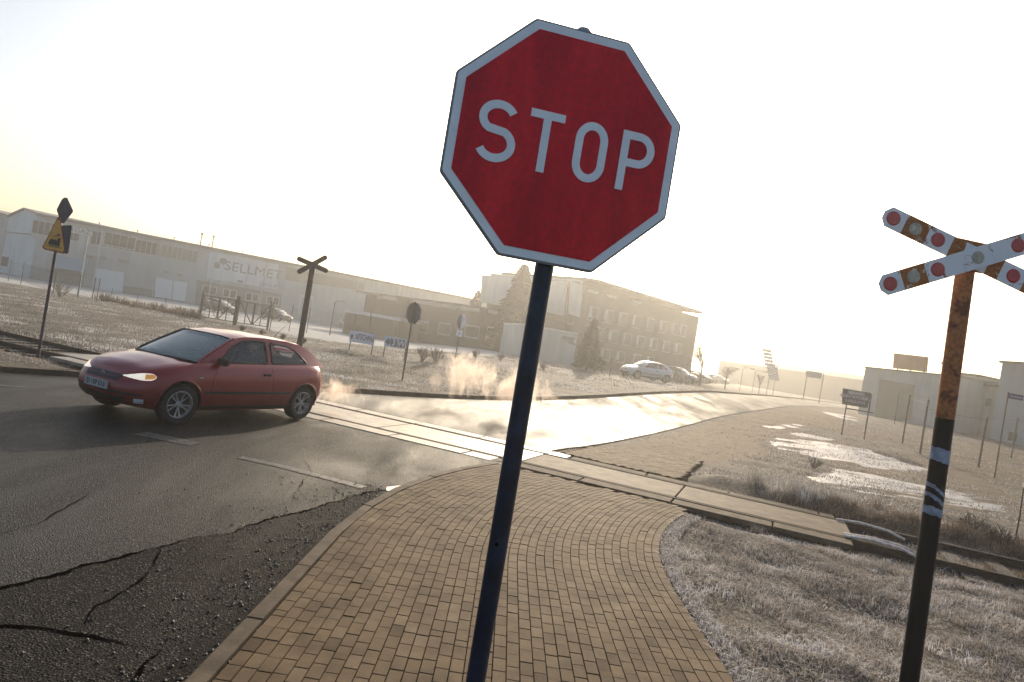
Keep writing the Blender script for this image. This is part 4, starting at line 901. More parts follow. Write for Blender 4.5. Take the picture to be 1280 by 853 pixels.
fence('wire_fence', 'wire fence on slender round posts at the right before the garage', [A2(1128, 553), A2(1150, 567)], 2.35, ntop=4, mesh=False, post_r=.04)
fence('wire_fence', 'wire fence with a top rail behind the black pole base at the right', [A2(1150, 567.5), A2(1223, 583), A2(1264, 572), A2(1300, 579)], 2.1, ntop=3, mesh=False, post_r=.045)
fence('wire_fence', 'thin posts and wire in front of the garage door', [A2(1118, 530), A2(1155, 536), A2(1184, 541)], 2.2, ntop=3, mesh=False, post_r=.03)
q = at(1268, 680); b = MB(); b.tube([(0, 0, -.05), (.015, 0, .5), (.0, 0, 1.0)], [.014, .012, .008], 6); o_ = b.build('wooden_stake', M_DKBROWN); o_.location = q; tag(o_, 'thin dark stake in the dry weeds by the rail at the right edge', 'stake')
# tall pale post before the warehouse
def simple_post(name, base, top, r_, m, label, cat):
    q = at(*base); z = CH+ray(*top).z*q.y; e = empty(name, q, 0, label, cat); b = MB(); b.tube([(0, 0, -.1), (0, 0, z-q.z)], [r_, r_*.8], 8); b.build('pole', m, e); return e, z-q.z
e, z = simple_post('flag_pole', (97, 371), (107, 296), .075, M_WFR, 'slender white pole in front of the blue canopy', 'pole')
b = MB(); b.lathe([(.001, .12), (.09, .04), (.06, 0)], Matrix.Translation((0, 0, z)), 8); b.build('pole_cap', M_WFR, e)
for px, py, tx, ty, lb in ((412, 419, 419, 378, 'bent topped fence lamp post left of the white car'), (458, 426, 462, 386, 'lamp post with a small arm behind the white banner')):
    e, z = simple_post('lamp_post', (px, py), (tx, ty), .05, M_FPOST, lb, 'lamp post'); b = MB(); b.tube([(0, 0, z-.05), (.2, 0, z+.15), (.65, 0, z+.2)], .03, 6); b.build('arm', M_FPOST, e)
    b = MB(); b.box((.75, 0, z+.18), (.35, .14, .08)); b.build('lamp_head', M_STEEL, e)

# ---------------------------------------------------------------- signs in the middle distance
q = at(503, 475); sb = empty('stop_sign', q, 0, 'grey back of an octagonal sign on a thin post across the road', 'stop sign')
z = CH+ray(513, 391).z*q.y-q.z
b = MB(); b.prism(octo(.38, 0), (0, .02, 0)); xf(b, Matrix.Translation((0, 0, z)) @ Matrix.Rotation(R(-38), 4, 'Z')); b.build('sign_plate', mat('sign_back_dull', (.15, .145, .13), .55, .2), sb)
b = MB(); b.tube([(0, -.04, -.05), (0, -.04, z+.42)], .032, 10); b.build('pole', M_FPOST, sb)
b = MB(); b.tube([(0, -.04, z-.28), (.035, -.045, z-.28)], .02, 6); b.build('clamp', M_STEEL, sb)
def board(name, base_l, base_r, corners, m, label, cat):
    L = at(*base_l); Rr = at(*base_r); F_ = Fac((L.x, L.y), (Rr.x, Rr.y)); e = empty(name, L, 0, label, cat)
    bd = F_.panel('board', corners, m, e, .05, .03)
    for q_, px in ((L, base_l), (Rr, base_r)):
        t_ = (Vector((q_.x, q_.y, 0))-F_.A).dot(F_.d); zt2 = max(F_.hit(*c)[1] for c in corners)-.06; b = MB(); b.tube([F_.p(t_, q_.z-.1, 0), F_.p(t_, zt2, 0)], .03, 6); xl(b, e); b.build('post', M_FPOST, e)
    return F_, e
M_BANW = mat('banner_white', (.62, .64, .72), .55, var=.04); M_BANT = mat('banner_dark_ink', (.05, .05, .09), .6); M_BANG = mat('banner_grey_ink', (.15, .14, .14), .6)
F1, e1 = board('banner', (436.5, 437), (464, 443), [(438.5, 413), (469.5, 418), (467.5, 432), (437.5, 427)], M_BANW, 'white banner reading TECHPAK between two short posts', 'banner')
fac_text(F1, 'TECHPAK', 459, 423.4, .40, M_BANT, e1, .055, bold=.008, sx=.98)
a, z_ = F1.hit(441, 421); b = MB(); s = .17; b.prism([F1.p(a+s*math.cos(x)*(1 if k % 2 else .6), z_+s*math.sin(x)*(1 if k % 2 else .6), .055) for k, x in enumerate(np.linspace(0, 2*math.pi, 13)[:-1])], -F1.n*.004); xl(b, e1); b.build('gear_emblem', M_BANG, e1)
for k in range(4):
    a, z_ = F1.hit(447.5, 419.2+k*1.5); F1.rect('small_print', a-.13, a+.14, z_-.022, z_+.022, M_BANG, e1, .056, .004)
F2, e2_ = board('arrow_board', (479, 446), (505, 450.5), [(482, 420), (509, 424.5), (506.5, 437), (480.5, 433)], M_BANW, 'white arrow board reading 3 W just left of the grey octagon post', 'sign board')
F2.panel('arrow', [(482, 427), (487.5, 422.2), (487.3, 424.5), (488.6, 424.8), (488, 430.5), (486.6, 430.3), (486.2, 432.8)], M_BANG, e2_, .056, .004)
F2.panel('dark_square', [(489.3, 423), (497.5, 424.3), (496.7, 434.2), (488.5, 432.8)], M_BANG, e2_, .055, .004); F2.panel('dark_square', [(498.3, 424.4), (508.3, 426), (506.6, 435.6), (497.5, 434.2)], M_BANG, e2_, .055, .004)
fac_text(F2, '3', 493, 428.6, .46, M_BANW, e2_, .061, bold=.012); fac_text(F2, 'W', 502.6, 430.2, .46, M_BANW, e2_, .061, bold=.012)
# priority-type sign far behind
q = at(569, 449); gs_ = empty('road_sign', q, 0, 'edge on triangular sign with a small white plate on a thin post in the mist', 'road sign')
z1_ = CH+ray(574, 402).z*q.y-q.z; z2_ = CH+ray(574, 417).z*q.y-q.z
b = MB(); b.tube([(0, 0, -.1), (0, 0, z1_+.3)], .035, 8); b.build('pole', M_FPOST, gs_)
for yaw, m_, nm in ((R(62), M_BANG, 'sign_plate'), (R(-50), M_SWHITE, 'round_plate')):
    b = MB(); b.prism([Vector((.42*math.cos(a), 0, .42*math.sin(a))) for a in (np.linspace(0, 2*math.pi, 17)[:-1])], (0, .02, 0)); xf(b, Matrix.Translation((0, -.05 if nm == 'sign_plate' else -.09, z1_)) @ Matrix.Rotation(yaw, 4, 'Z')); b.build(nm, m_, gs_)
b = MB(); b.box((0, -.05, z2_), (.34, .02, .36)); pl_ = b.build('small_plate', M_SWHITE, gs_); b = MB(); b.box((0, -.065, z2_+.03), (.2, .008, .05)); b.box((0, -.065, z2_-.07), (.2, .008, .04)); b.build('plate_marking', M_BANG, pl_)
# dark company board at the right
F3, e3 = board('company_board', (1052, 543), (1080, 549), [(1053.5, 485.5), (1089, 491.5), (1084.5, 510.5), (1052.5, 505.5)], mat('dark_board', (.115, .095, .085), .6), 'dark company board with pale lines of lettering on two posts by the dirt road', 'notice board')
M_PALEINK = mat('pale_ink', (.45, .42, .46), .6)
F3.panel('pale_panel', [(1063, 489), (1078.5, 491.5), (1078, 495), (1062, 492.5)], mat('pale_panel', (.24, .22, .23), .6), e3, .056, .004)
fac_text(F3, 'SERWIS', 1070.5, 492.2, .22, M_PALEINK, e3, .06, bold=.004); fac_text(F3, 'MONTATORSKA', 1070, 497.2, .2, M_PALEINK, e3, .058, bold=.006, sx=.92); fac_text(F3, 'USLUGI', 1069, 502.5, .17, M_PALEINK, e3, .058, bold=.004, sx=1.5)
F3.rect('lower_rail', .0, 1.2, F3.hit(1070, 512)[1]-.05, F3.hit(1070, 512)[1], M_FPOST, e3, .03, .03)
# blue street name sign
q = at(1243, 597); z = CH+ray(1259, 490).z*q.y; sn = empty('street_name_sign', q, 0, 'small dark blue street name plate on a thin post at the right edge', 'street sign')
b = MB(); b.tube([(0, 0, -.1), (0, 0, z-q.z)], .027, 8); b.build('pole', M_FPOST, sn)
wpx = .028; b = MB(); b.box((.34, 0, z-q.z-.13), (.62, .02, .2)); xf(b, Matrix.Rotation(R(8), 4, 'Z')); b.build('name_plate', mat('street_blue', (.05, .045, .13), .45), sn)
b = text_mb('Strzelecka', .125, bold=.002); xf(b, Matrix.Rotation(R(8), 4, 'Z') @ Matrix.Translation((.34, -.013, z-q.z-.13))); b.build('lettering', M_PALEINK, sn, norm=False)
# stacked direction boards far away
FT = Fac(dp(955, 481, 88), dp(975, 484, 88)); q = FT.p(*FT.hit(961, 487)[:1], 0); sg = empty('direction_sign_tower', (q.x, q.y, .9), 0, 'tall stack of grey company direction boards in the mist beyond the bend', 'sign tower')
M_TOW = mat('tower_board_grey', (.23, .23, .22), .6, var=.1)
for k in range(9):
    x0 = 953.5+k*.75+(1.5 if k > 4 else 0); y0 = 436+k*4.35; a, z_ = FT.hit(x0, y0); c_, _ = FT.hit(x0+(10.5 if k < 4 else 13), y0+1.8)
    f_ = FT.rect('direction_board', a, c_, z_-.36, z_, M_TOW, sg, .1, .06); FT.rect('white_line', a+.12, c_-.15, z_-.24, z_-.13, M_BANW, f_, .105, .01)
for px in (960, 968):
    a, _ = FT.hit(px, 480); b = MB(); b.tube([FT.p(a, .8), FT.p(a, FT.hit(960, 437)[1])], .05, 6); xl(b, sg); b.build('post', M_FPOST, sg)
FB = Fac(dp(1005, 488, 80), dp(1029, 492, 79)); q = FB.p(0, 0); fb_ = empty('far_billboard', (q.x, q.y, .9), 0, 'faint two legged billboard far away in the haze left of the garage', 'billboard')
FB.panel('board', [(1008, 463.5), (1028, 466.5), (1026.5, 474), (1006.5, 471)], M_TOW, fb_, .05, .06)
for px, py in ((1007, 480), (1027, 483)): a, _ = FB.hit(px, py); b = MB(); b.tube([FB.p(a, .8), FB.p(a, FB.hit(1010, 464)[1])], .05, 6); xl(b, fb_); b.build('post', M_FPOST, fb_)
for k, (px, py, ph) in enumerate(((925, 484, 26), (941, 485, 23), (906, 482, 24))):
    r_ = ray(px, py); D = 75; q = Vector((r_.x*D, D, .9)); zt2 = CH+ray(px+ph*.16, py-ph).z*D
    e = empty('street_lamp', q, 0, ('faint curved street lamp in the haze, ' + ('second', 'third', 'first')[k] + ' from the left') , 'street lamp', 'street lamps beyond the bend'); b = MB(); b.tube([(0, 0, 0), (0, 0, zt2-.9-.3), (.25, 0, zt2-.9), (.9, 0, zt2-.9-.1)], .03, 6); b.build('pole', M_FPOST, e); b = MB(); b.box((1.05, 0, zt2-1.02), (.45, .16, .1)); b.build('lamp_head', M_STEEL, e)
# ---------------------------------------------------------------- cars
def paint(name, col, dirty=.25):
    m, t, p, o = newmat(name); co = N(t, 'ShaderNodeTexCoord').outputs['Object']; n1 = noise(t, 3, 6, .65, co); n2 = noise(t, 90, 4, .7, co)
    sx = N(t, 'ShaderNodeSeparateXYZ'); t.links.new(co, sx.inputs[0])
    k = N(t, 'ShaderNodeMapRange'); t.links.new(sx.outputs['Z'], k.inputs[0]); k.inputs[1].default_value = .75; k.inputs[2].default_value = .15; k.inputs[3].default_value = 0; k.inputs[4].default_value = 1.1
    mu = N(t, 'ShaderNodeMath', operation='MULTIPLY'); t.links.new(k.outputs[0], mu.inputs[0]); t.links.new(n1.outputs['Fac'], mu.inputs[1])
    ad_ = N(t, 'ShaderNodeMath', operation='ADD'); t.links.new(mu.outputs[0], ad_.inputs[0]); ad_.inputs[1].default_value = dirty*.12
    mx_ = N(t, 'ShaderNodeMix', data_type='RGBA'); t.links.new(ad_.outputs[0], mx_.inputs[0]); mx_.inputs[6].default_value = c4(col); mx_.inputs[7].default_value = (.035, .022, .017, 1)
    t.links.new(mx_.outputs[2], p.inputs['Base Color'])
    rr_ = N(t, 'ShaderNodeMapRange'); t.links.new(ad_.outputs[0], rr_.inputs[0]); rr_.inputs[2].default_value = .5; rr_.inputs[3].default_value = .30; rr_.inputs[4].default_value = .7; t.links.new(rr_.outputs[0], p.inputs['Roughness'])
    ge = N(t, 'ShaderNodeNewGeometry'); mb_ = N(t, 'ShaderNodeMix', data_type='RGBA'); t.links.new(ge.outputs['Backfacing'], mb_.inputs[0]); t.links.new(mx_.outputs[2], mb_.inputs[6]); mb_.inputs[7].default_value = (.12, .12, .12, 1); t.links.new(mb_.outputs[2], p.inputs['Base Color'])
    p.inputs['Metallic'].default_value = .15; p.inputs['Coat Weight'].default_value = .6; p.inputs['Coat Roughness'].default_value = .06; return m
def glass_mat(name, tint, a=.45):
    m, t, p, o = newmat(name); t.nodes.remove(p); g = N(t, 'ShaderNodeBsdfGlossy'); g.inputs['Roughness'].default_value = .06; tr = N(t, 'ShaderNodeBsdfTransparent'); tr.inputs[0].default_value = c4(tint)
    fr = N(t, 'ShaderNodeFresnel'); fr.inputs[0].default_value = 1.5; ad_ = N(t, 'ShaderNodeMath', operation='ADD'); t.links.new(fr.outputs[0], ad_.inputs[0]); ad_.inputs[1].default_value = .02
    df = N(t, 'ShaderNodeBsdfDiffuse'); df.inputs[0].default_value = (.58, .70, .66, 1); m0 = N(t, 'ShaderNodeMixShader'); m0.inputs[0].default_value = a; t.links.new(tr.outputs[0], m0.inputs[1]); t.links.new(df.outputs[0], m0.inputs[2])
    mx_ = N(t, 'ShaderNodeMixShader'); t.links.new(ad_.outputs[0], mx_.inputs[0]); t.links.new(m0.outputs[0], mx_.inputs[1]); t.links.new(g.outputs[0], mx_.inputs[2]); t.links.new(mx_.outputs[0], o.inputs['Surface']); return m
M_GLASS = glass_mat('pale_car_glass', (.82, .94, .90), .30)  # windscreen glass with a pale green diffuse share mixed in
M_GLASSS = glass_mat('side_car_glass', (.85, .90, .93), .02)
M_BLKP = mat('black_plastic', (.014, .013, .013), .55, var=.2); M_RUB = mat('tyre_rubber', (.018, .016, .015), .75, var=.3, scale=20); M_ALLOY = mat('alloy_rim', (.42, .43, .45), .35, .7, var=.1)
M_INT = mat('car_interior', (.03, .03, .034), .85); M_SEAT = mat('seat_cloth', (.045, .045, .05), .9)
M_LAMP = mat('headlight_glass', (.75, .72, .65), .12, emit=((1, .88, .70), .5), var=.35, scale=14); M_AMB = mat('amber_indicator', (.8, .32, .06), .2, emit=((1, .5, .15), .2)); M_TAIL = mat('tail_lamp_red', (.35, .02, .02), .2)
M_LAMPOFF = mat('unlit_headlight', (.5, .52, .54), .15, var=.3, scale=12); M_PLATE = mat('number_plate_white', (.36, .37, .38), .5); M_HUB = mat('dark_hub', (.03, .03, .03), .6)
def lerp(tab, x):
    tab = sorted(tab)
    return float(np.interp(x, [a for a, _ in tab], [b for _, b in tab]))
def make_car(label, M_P, cat='car', name='parked_car', hero=False, group=None, wagon=False):
    e = empty(name, (0, 0, 0), 0, label, cat, group)
    ZT = [(-2.1, .90), (-1.9, .975), (-1.5, .985), (0, .955), (.85, .945), (1.05, .925), (1.4, .875), (1.75, .79), (1.92, .715), (2.02, .665), (2.2, .62)]
    XF = [(0, 1.97), (.15, 2.05), (.35, 2.085), (.55, 2.075), (.70, 2.04), (.82, 1.99), (.92, 1.94), (1, 1.90)]
    XR = [(0, -1.92), (.15, -1.99), (.35, -2.04), (.5, -2.03), (.58, -1.985), (.7, -1.985), (.85, -1.97), (1, -1.92)]
    WD = [(0, .775), (.12, .825), (.3, .852), (.5, .856), (.7, .848), (.85, .825), (.94, .79), (1, .745)]
    zb = lambda x: .20+.06*max(0, (abs(x)-1.55)/.5)
    def surf(u, t):
        xf_, xr_, w = lerp(XF, t), lerp(XR, t), lerp(WD, t)
        if u < 1: a = u*math.pi/2; X = 1.12+(xf_-1.12)*math.cos(a)**(2/2.9); Y = w*math.sin(a)**(2/3.4)
        elif u < 2: X = 1.12-(u-1)*2.52; Y = w+.012*math.sin((u-1)*math.pi)
        else: a = (3-u)*math.pi/2; X = -1.40+(xr_+1.40)*math.cos(a)**(2/3.2); Y = w*math.sin(a)**(2/3.4)
        xt = X if t > .99 else (1.12+(lerp(XF, 1)-1.12)*math.cos(min(u, 1)*math.pi/2)**(2/2.9) if u < 1 else X)
        zz = lerp(ZT, xt); z0 = zb(X); tt = t
        return X, Y, z0+tt*(zz-z0)
    us = list(np.linspace(0, 1, 17))+list(np.linspace(1, 2, 32)[1:])+list(np.linspace(2, 3, 14)[1:]); ts = [0, .04, .1, .18, .28, .38, .48, .56, .64, .72, .80, .87, .92, .96, 1]
    nu, n_t = len(us), len(ts); V = []; F = []
    for t in ts:
        row = [surf(u, t) for u in us]
        V += row + [(x, -y, z) for x, y, z in row[1:-1]][::-1]
    ring = 2*nu-2
    for i in range(n_t-1):
        for j in range(ring): F.append((i*ring+j, i*ring+(j+1) % ring, (i+1)*ring+(j+1) % ring, (i+1)*ring+j))
    F.append(tuple(range(ring))[::-1])
    # crowned top: join left and right outline points through cross rows
    MC = 8; top0 = (n_t-1)*ring; rows = []
    for j in range(nu):
        a = top0+j; b_ = top0+(ring-j) % ring; A = Vector(V[a]); B = Vector(V[b_])
        if j in (0, nu-1): rows.append([a]*(MC+1)); continue
        r_ = [a]
        for k in range(1, MC):
            f = k/MC; q = A.lerp(B, f); cr_ = .055*(1-(2*f-1)**2)*min(1, A.y/.5)
            hood = .018*math.exp(-((abs(2*f-1)-.72)/.12)**2)*(A.x > .9); q.z += cr_-hood*.6; V.append(tuple(q)); r_.append(len(V)-1)
        r_.append(b_); rows.append(r_)
    for j in range(nu-1):
        for k in range(MC):
            q = [rows[j][k], rows[j][k+1], rows[j+1][k+1], rows[j+1][k]]; q2 = []
            for i_ in q:
                if i_ not in q2: q2.append(i_)
            if len(q2) > 2: F.append(tuple(q2))
    b = MB(); b.add(V, F); tmp = b.build('tmp', [M_P, M_BLKP])
    cut = MB()
    for x in (1.305, -1.305):
        for s in (1, -1):
            cut.lathe([(.0001, 0), (.352, 0), (.352, .5), (.0001, .5)], Matrix.Translation((x, s*.52 if s > 0 else -.52, .315)) @ Matrix.Rotation(R(-90*s), 4, 'X'), 36)
    co_ = cut.build('cut', [M_BLKP, M_BLKP]); bm = bmesh.new(); bm.from_mesh(co_.data); bmesh.ops.remove_doubles(bm, verts=bm.verts, dist=.001); bmesh.ops.recalc_face_normals(bm, faces=bm.faces); bm.to_mesh(co_.data); bm.free()
    co_.data.materials.clear(); co_.data.materials.append(M_BLKP)
    md = tmp.modifiers.new('b', 'BOOLEAN'); md.object = co_; md.operation = 'DIFFERENCE'; md.solver = 'EXACT'
    try: md.material_mode = 'TRANSFER'
    except Exception: pass
    dg = bpy.context.evaluated_depsgraph_get(); me = bpy.data.meshes.new_from_object(tmp.evaluated_get(dg)); me.name = 'body'
    tmp.modifiers.clear(); bpy.data.objects.remove(co_); bpy.data.objects.remove(tmp)
    bm = bmesh.new(); bm.from_mesh(me); bvh = BVHTree.FromBMesh(bm)
    kill = [f for f in bm.faces if f.normal.z > .6 and f.calc_center_median().z > .85 and -1.72 < f.calc_center_median().x < .90 and abs(f.calc_center_median().y) < .70]
    bmesh.ops.delete(bm, geom=kill, context='FACES'); bm.to_mesh(me); bm.free()
    me.polygons.foreach_set('use_smooth', [True]*len(me.polygons)); me.set_sharp_from_angle(angle=R(38))
    body = bpy.data.objects.new('body', me); COL.objects.link(body); body.parent = e
    def proj(P, d, off=.004):
        d = Vector(d).normalized(); h_ = bvh.ray_cast(Vector(P)-d*1.5, d)
        return (h_[0]+h_[1]*off*(1 if h_[1].dot(d) < 0 else -1)) if h_[0] is not None else Vector(P)
    def decal(nm, cs, d, m, par, off=.004, nu_=8, nv_=5, both=False, prof=None):
        out = []
        for s in ((1, -1) if both else (1,)):
            c_ = [Vector((q[0], q[1]*s, q[2])) for q in cs]; dd = Vector((d[0], d[1]*s, d[2])); G_ = []
            for i in range(nu_+1):
                k_ = prof(i/nu_) if prof else 1
                G_.append([proj(c_[0].lerp(c_[3], .5+(j/nv_-.5)*k_).lerp(c_[1].lerp(c_[2], .5+(j/nv_-.5)*k_), i/nu_), dd, off) for j in range(nv_+1)])
            b = MB(); b.grid(G_); out.append(b.build(nm, m, par, smooth=True))
        return out
    # greenhouse -------------------------------------------------
    RZ = [(1.02, .93), (.95, .985), (.75, 1.105), (.55, 1.215), (.40, 1.295), (.30, 1.34), (.15, 1.375), (0, 1.395), (-.4, 1.405), (-.9, 1.385), (-1.25, 1.345), (-1.5, 1.27), (-1.7, 1.165), (-1.88, 1.035), (-1.96, .975)]
    if wagon: RZ = RZ[:9]+[(-.9, 1.40), (-1.5, 1.375), (-1.8, 1.33), (-1.9, 1.2), (-1.97, 1.0)]
    xs = sorted(set([round(v, 3) for v in np.linspace(-1.95, 1.01, 75)]+[a for a, _ in RZ]), reverse=True); belt = lambda x: lerp([(-2, .975), (-1.5, .975), (0, .945), (.9, .93), (1.1, .92)], x)
    def sy(x, z): return .752-(z-.93)*.40-.045*max(0, (x-.2)/.8)**2-.11*max(0, (-x-.9)/1.05)**2
    NS = 16
    win_d = [(.62, .965), (-.40, .985), (-.40, 1.335), (-.12, 1.345), (.10, 1.318), (.32, 1.225)]
    win_q = [(-.515, .985), (-1.40, 1.02), (-1.34, 1.08), (-1.12, 1.235), (-.92, 1.30), (-.515, 1.333)]
    V = []; F = []; mi = []; A_ = []
    sideV = {}
    b = MB(); top = {}
    for i, x in enumerate(xs):
        zt_ = lerp(RZ, x); z0 = belt(x)-.02
        L = [Vector((x, sy(x, z0+(zt_-z0)*k/NS), z0+(zt_-z0)*k/NS)) for k in range(NS+1)]; sideV[i] = L
    for s in (1, -1):
        keep = MB(); vs = []; 
        for i in range(len(xs)): vs += [Vector((q.x, q.y*s, q.z)) for q in sideV[i]]
        fs = []
        for i in range(len(xs)-1):
            for k in range(NS):
                c_ = (sideV[i][k]+sideV[i+1][k+1])/2
                ins = inpoly(np.array([c_.x]), np.array([c_.z]), win_d)[0] or inpoly(np.array([c_.x]), np.array([c_.z]), win_q)[0]
                if ins: continue
                fs.append((i*(NS+1)+k, i*(NS+1)+k+1, (i+1)*(NS+1)+k+1, (i+1)*(NS+1)+k))
        b.add(vs, fs)
    NR = 12
    def cross(i, f):
        A = sideV[i][-1]; x, y, z = A; g = 2*f-1
        frontb = .17*max(0, min(1, (x-.1)/.8))**.8; rearb = .10*max(0, min(1, (-x-1.2)/.7)); return Vector((x+(frontb*(1-g*g) if x > 0 else -rearb*(1-g*g)), y*g*-1, z+.035*(1-g**4)*(1 if -1.4 < x < .4 else .5)))
    rv = [[cross(i, k/NR) for k in range(NR+1)] for i in range(len(xs))]
    roofF = []; wsF = []; rwF = []
    for i in range(len(xs)-1):
        xm = (xs[i]+xs[i+1])/2
        for k in range(NR):
            f = (i*(NR+1)+k, i*(NR+1)+k+1, (i+1)*(NR+1)+k+1, (i+1)*(NR+1)+k)
            if xm > .34: (wsF if 0 < k < NR-1 or True else roofF).append(f)
            elif xm < (-1.42 if not wagon else -1.84) and xm > -1.90: rwF.append(f)
            else: roofF.append(f)
    allv = [q for r_ in rv for q in r_]
    b.add(allv, roofF); up_ = b.build('roof_and_pillars', M_P, e, smooth=True, auto=45)
    b = MB(); b.add([q*1.0+Vector((0, 0, 0)) for q in allv], wsF); b.build('windscreen', M_GLASS, e, smooth=True)
    b = MB(); b.add(allv, rwF); b.build('rear_window', M_GLASSS, e, smooth=True)
    # pillars each side of the windscreen
    for s in (1, -1):
        b = MB(); pts = [Vector((q.x, q.y*s, q.z+.004)) for i, q in [(i, sideV[i][-1]) for i in range(len(xs)) if xs[i] > .28]]; b.tube(pts, .021, 6); b.build('windscreen_pillar', M_P if s > 0 else M_BLKP, e, smooth=True)
    b = MB(); r0 = [i for i in range(len(xs)) if xs[i] <= .34][0]; b.tube([q+Vector((0, 0, .004)) for q in rv[r0]], .013, 6); b.build('windscreen_seal', M_BLKP, e)
    b = MB(); b.tube([q+Vector((.012, 0, .006)) for q in rv[0]], .020, 6); b.build('scuttle_panel', M_BLKP, e)
    for wi, (nm, W_) in enumerate((('side_window', win_d), ('quarter_window', win_q))):
        cx_ = sum(q[0] for q in W_)/len(W_); cz_ = sum(q[1] for q in W_)/len(W_)
        # round the outline
        P = []; n = len(W_)
        for k in range(n):
            a0, a1, a2 = (Vector(W_[(k-1) % n]), Vector(W_[k]), Vector(W_[(k+1) % n])); r_ = min(.035, (a0-a1).length*.3, (a2-a1).length*.3); p0 = a1+(a0-a1).normalized()*r_; p1 = a1+(a2-a1).normalized()*r_
            for j in range(5): f = j/4; P.append(p0*(1-f)**2+a1*2*f*(1-f)+p1*f*f)
        for s in (1, -1):
            b = MB(); C0 = Vector((cx_, sy(cx_, cz_), cz_)); ringv = [Vector((q[0], sy(q[0], q[1]), q[1])) for q in P]
            vs = [C0]; fs = []
            for fr in (.35, .7, 1.03):
                vs += [Vector((cx_+(q.x-cx_)*fr, 0, cz_+(q.z-cz_)*fr)) for q in ringv]
            vs = [Vector((q.x, (sy(q.x, q.z)-.004)*s, q.z)) for q in vs]; m_ = len(P)
            fs += [(0, 1+k, 1+(k+1) % m_) for k in range(m_)]
            for l in range(2): fs += [(1+l*m_+k, 1+l*m_+(k+1) % m_, 1+(l+1)*m_+(k+1) % m_, 1+(l+1)*m_+k) for k in range(m_)]
            b.add(vs, fs); b.build(nm, M_GLASSS, e, smooth=True)
            b = MB(); rr_ = [Vector((q.x, (sy(q.x, q.z)+.003)*s, q.z)) for q in ringv]; b.tube(rr_+[rr_[0], rr_[1]], .0165, 6, caps=False); b.build('window_seal', M_BLKP, e)
    # interior tub and seats
    b = MB(); b.box((-.35, 0, .40), (2.5, 1.36, .06)); 
    b.build('cabin_floor', M_INT, e)
    for s in (1, -1): b = MB(); b.box((-.35, s*.70, .66), (2.4, .03, .52)); b.build('door_lining', M_INT, e)
    b = MB(); b.prism([Vector((x, -.70, z)) for x, z in ((1.0, .55), (.55, .55), (.52, .88), (.72, .945), (.98, .93))], (0, 1.4, 0)); b.build('dashboard', M_INT, e)
    for y in (.36, -.36):
        b = MB(); b.prism([Vector((x, y-.25, z)) for x, z in ((.15, .42), (-.36, .42), (-.40, .62), (.15, .64))], (0, .5, 0)); b.prism([Vector((x, y-.24, z)) for x, z in ((-.28, .55), (-.42, .55), (-.60, 1.08), (-.50, 1.12), (-.44, 1.08))], (0, .48, 0)); b.build('seat', M_SEAT, e, bevel=.035)
        b = MB(); b.box((-.60, y, 1.20), (.09, .26, .17), M=Matrix.Rotation(R(-12), 3, 'Y')); b.build('head_restraint', M_SEAT, e, bevel=.04)
    b = MB(); b.prism([Vector((x, -.62, z)) for x, z in ((-.95, .45), (-1.35, .45), (-1.50, 1.0), (-1.40, 1.04), (-1.28, .66), (-.95, .64))], (0, 1.24, 0)); b.build('rear_bench', M_SEAT, e, bevel=.03)
    for y in (.38, -.38): b = MB(); b.box((-1.47, y, 1.10), (.08, .24, .14)); b.build('head_restraint', M_SEAT, e, bevel=.035)
    b = MB(); b.lathe([(.165, -.014), (.185, 0), (.165, .014), (.15, 0)], Matrix.Translation((.50, .36, .93)) @ Matrix.Rotation(R(65), 4, 'Y'), 20, closed=True); b.box((.50, .36, .93), (.04, .30, .05)); b.build('steering_wheel', M_BLKP, e)
    b = MB(); b.box((.42, 0, 1.27), (.03, .24, .06)); b.build('rear_view_mirror', M_BLKP, e, bevel=.01)
    # wheels
    for x in (1.305, -1.305):
        for s in (1, -1):
            steer = R(-6) if x > 0 else 0
            w = empty('wheel', (x, s*.745, .305), 0); w.parent = e; Mx = Matrix.Rotation(steer, 4, 'Z') @ Matrix.Rotation(R(-90*s), 4, 'X')
            b = MB(); b.lathe([(.195, -.085), (.245, -.098), (.285, -.095), (.303, -.075), (.306, 0), (.303, .075), (.285, .095), (.245, .098), (.195, .085)], Mx, 40, closed=True); b.build('tyre', M_RUB, w, smooth=True)
            b = MB(); b.lathe([(.198, .095), (.206, .092), (.204, .078), (.188, .072), (.182, .0), (.18, -.05)], Mx, 40); b.lathe([(.001, .078), (.028, .078), (.036, .066), (.05, .052)], Mx, 20)
            for k in range(5):
                for dd in (-.20, .20):
                    a = 2*math.pi*k/5+.3; A = Vector((.035*math.cos(a+dd*.8), .035*math.sin(a+dd*.8), .062)); B = Vector((.125*math.cos(a+dd*.95), .125*math.sin(a+dd*.95), .066)); C2 = Vector((.194*math.cos(a+dd*1.15), .194*math.sin(a+dd*1.15), .078)); n_ = Vector((-math.sin(a), math.cos(a), 0))*.0085
                    for p0, p1 in ((A, B), (B, C2)):
                        vv = [p0-n_, p0+n_, p1+n_, p1-n_]; b.add([Mx @ q for q in vv]+[Mx @ (q-Vector((0, 0, .018))) for q in vv], [(0, 1, 2, 3), (0, 4, 5, 1), (1, 5, 6, 2), (2, 6, 7, 3), (3, 7, 4, 0)])
            b.build('rim', M_ALLOY, w, smooth=True, auto=30)
            b = MB(); b.lathe([(.001, .02), (.185, .02), (.185, -.04)], Mx, 24); b.build('brake_disc', M_HUB, w)
    # arch lips
    for x in (1.305, -1.305):
        for s in (1, -1):
            pts = []
            for k in range(23):
                a = R(-12+204*k/22); q = proj((x+.362*math.cos(a), s*1.5, .315+.362*math.sin(a)), (0, -s, 0), .002); pts.append(q)
            b = MB(); b.tube([Vector(q) for q in pts], .013, 6); b.build('wheel_arch_lip', M_P, e, smooth=True)
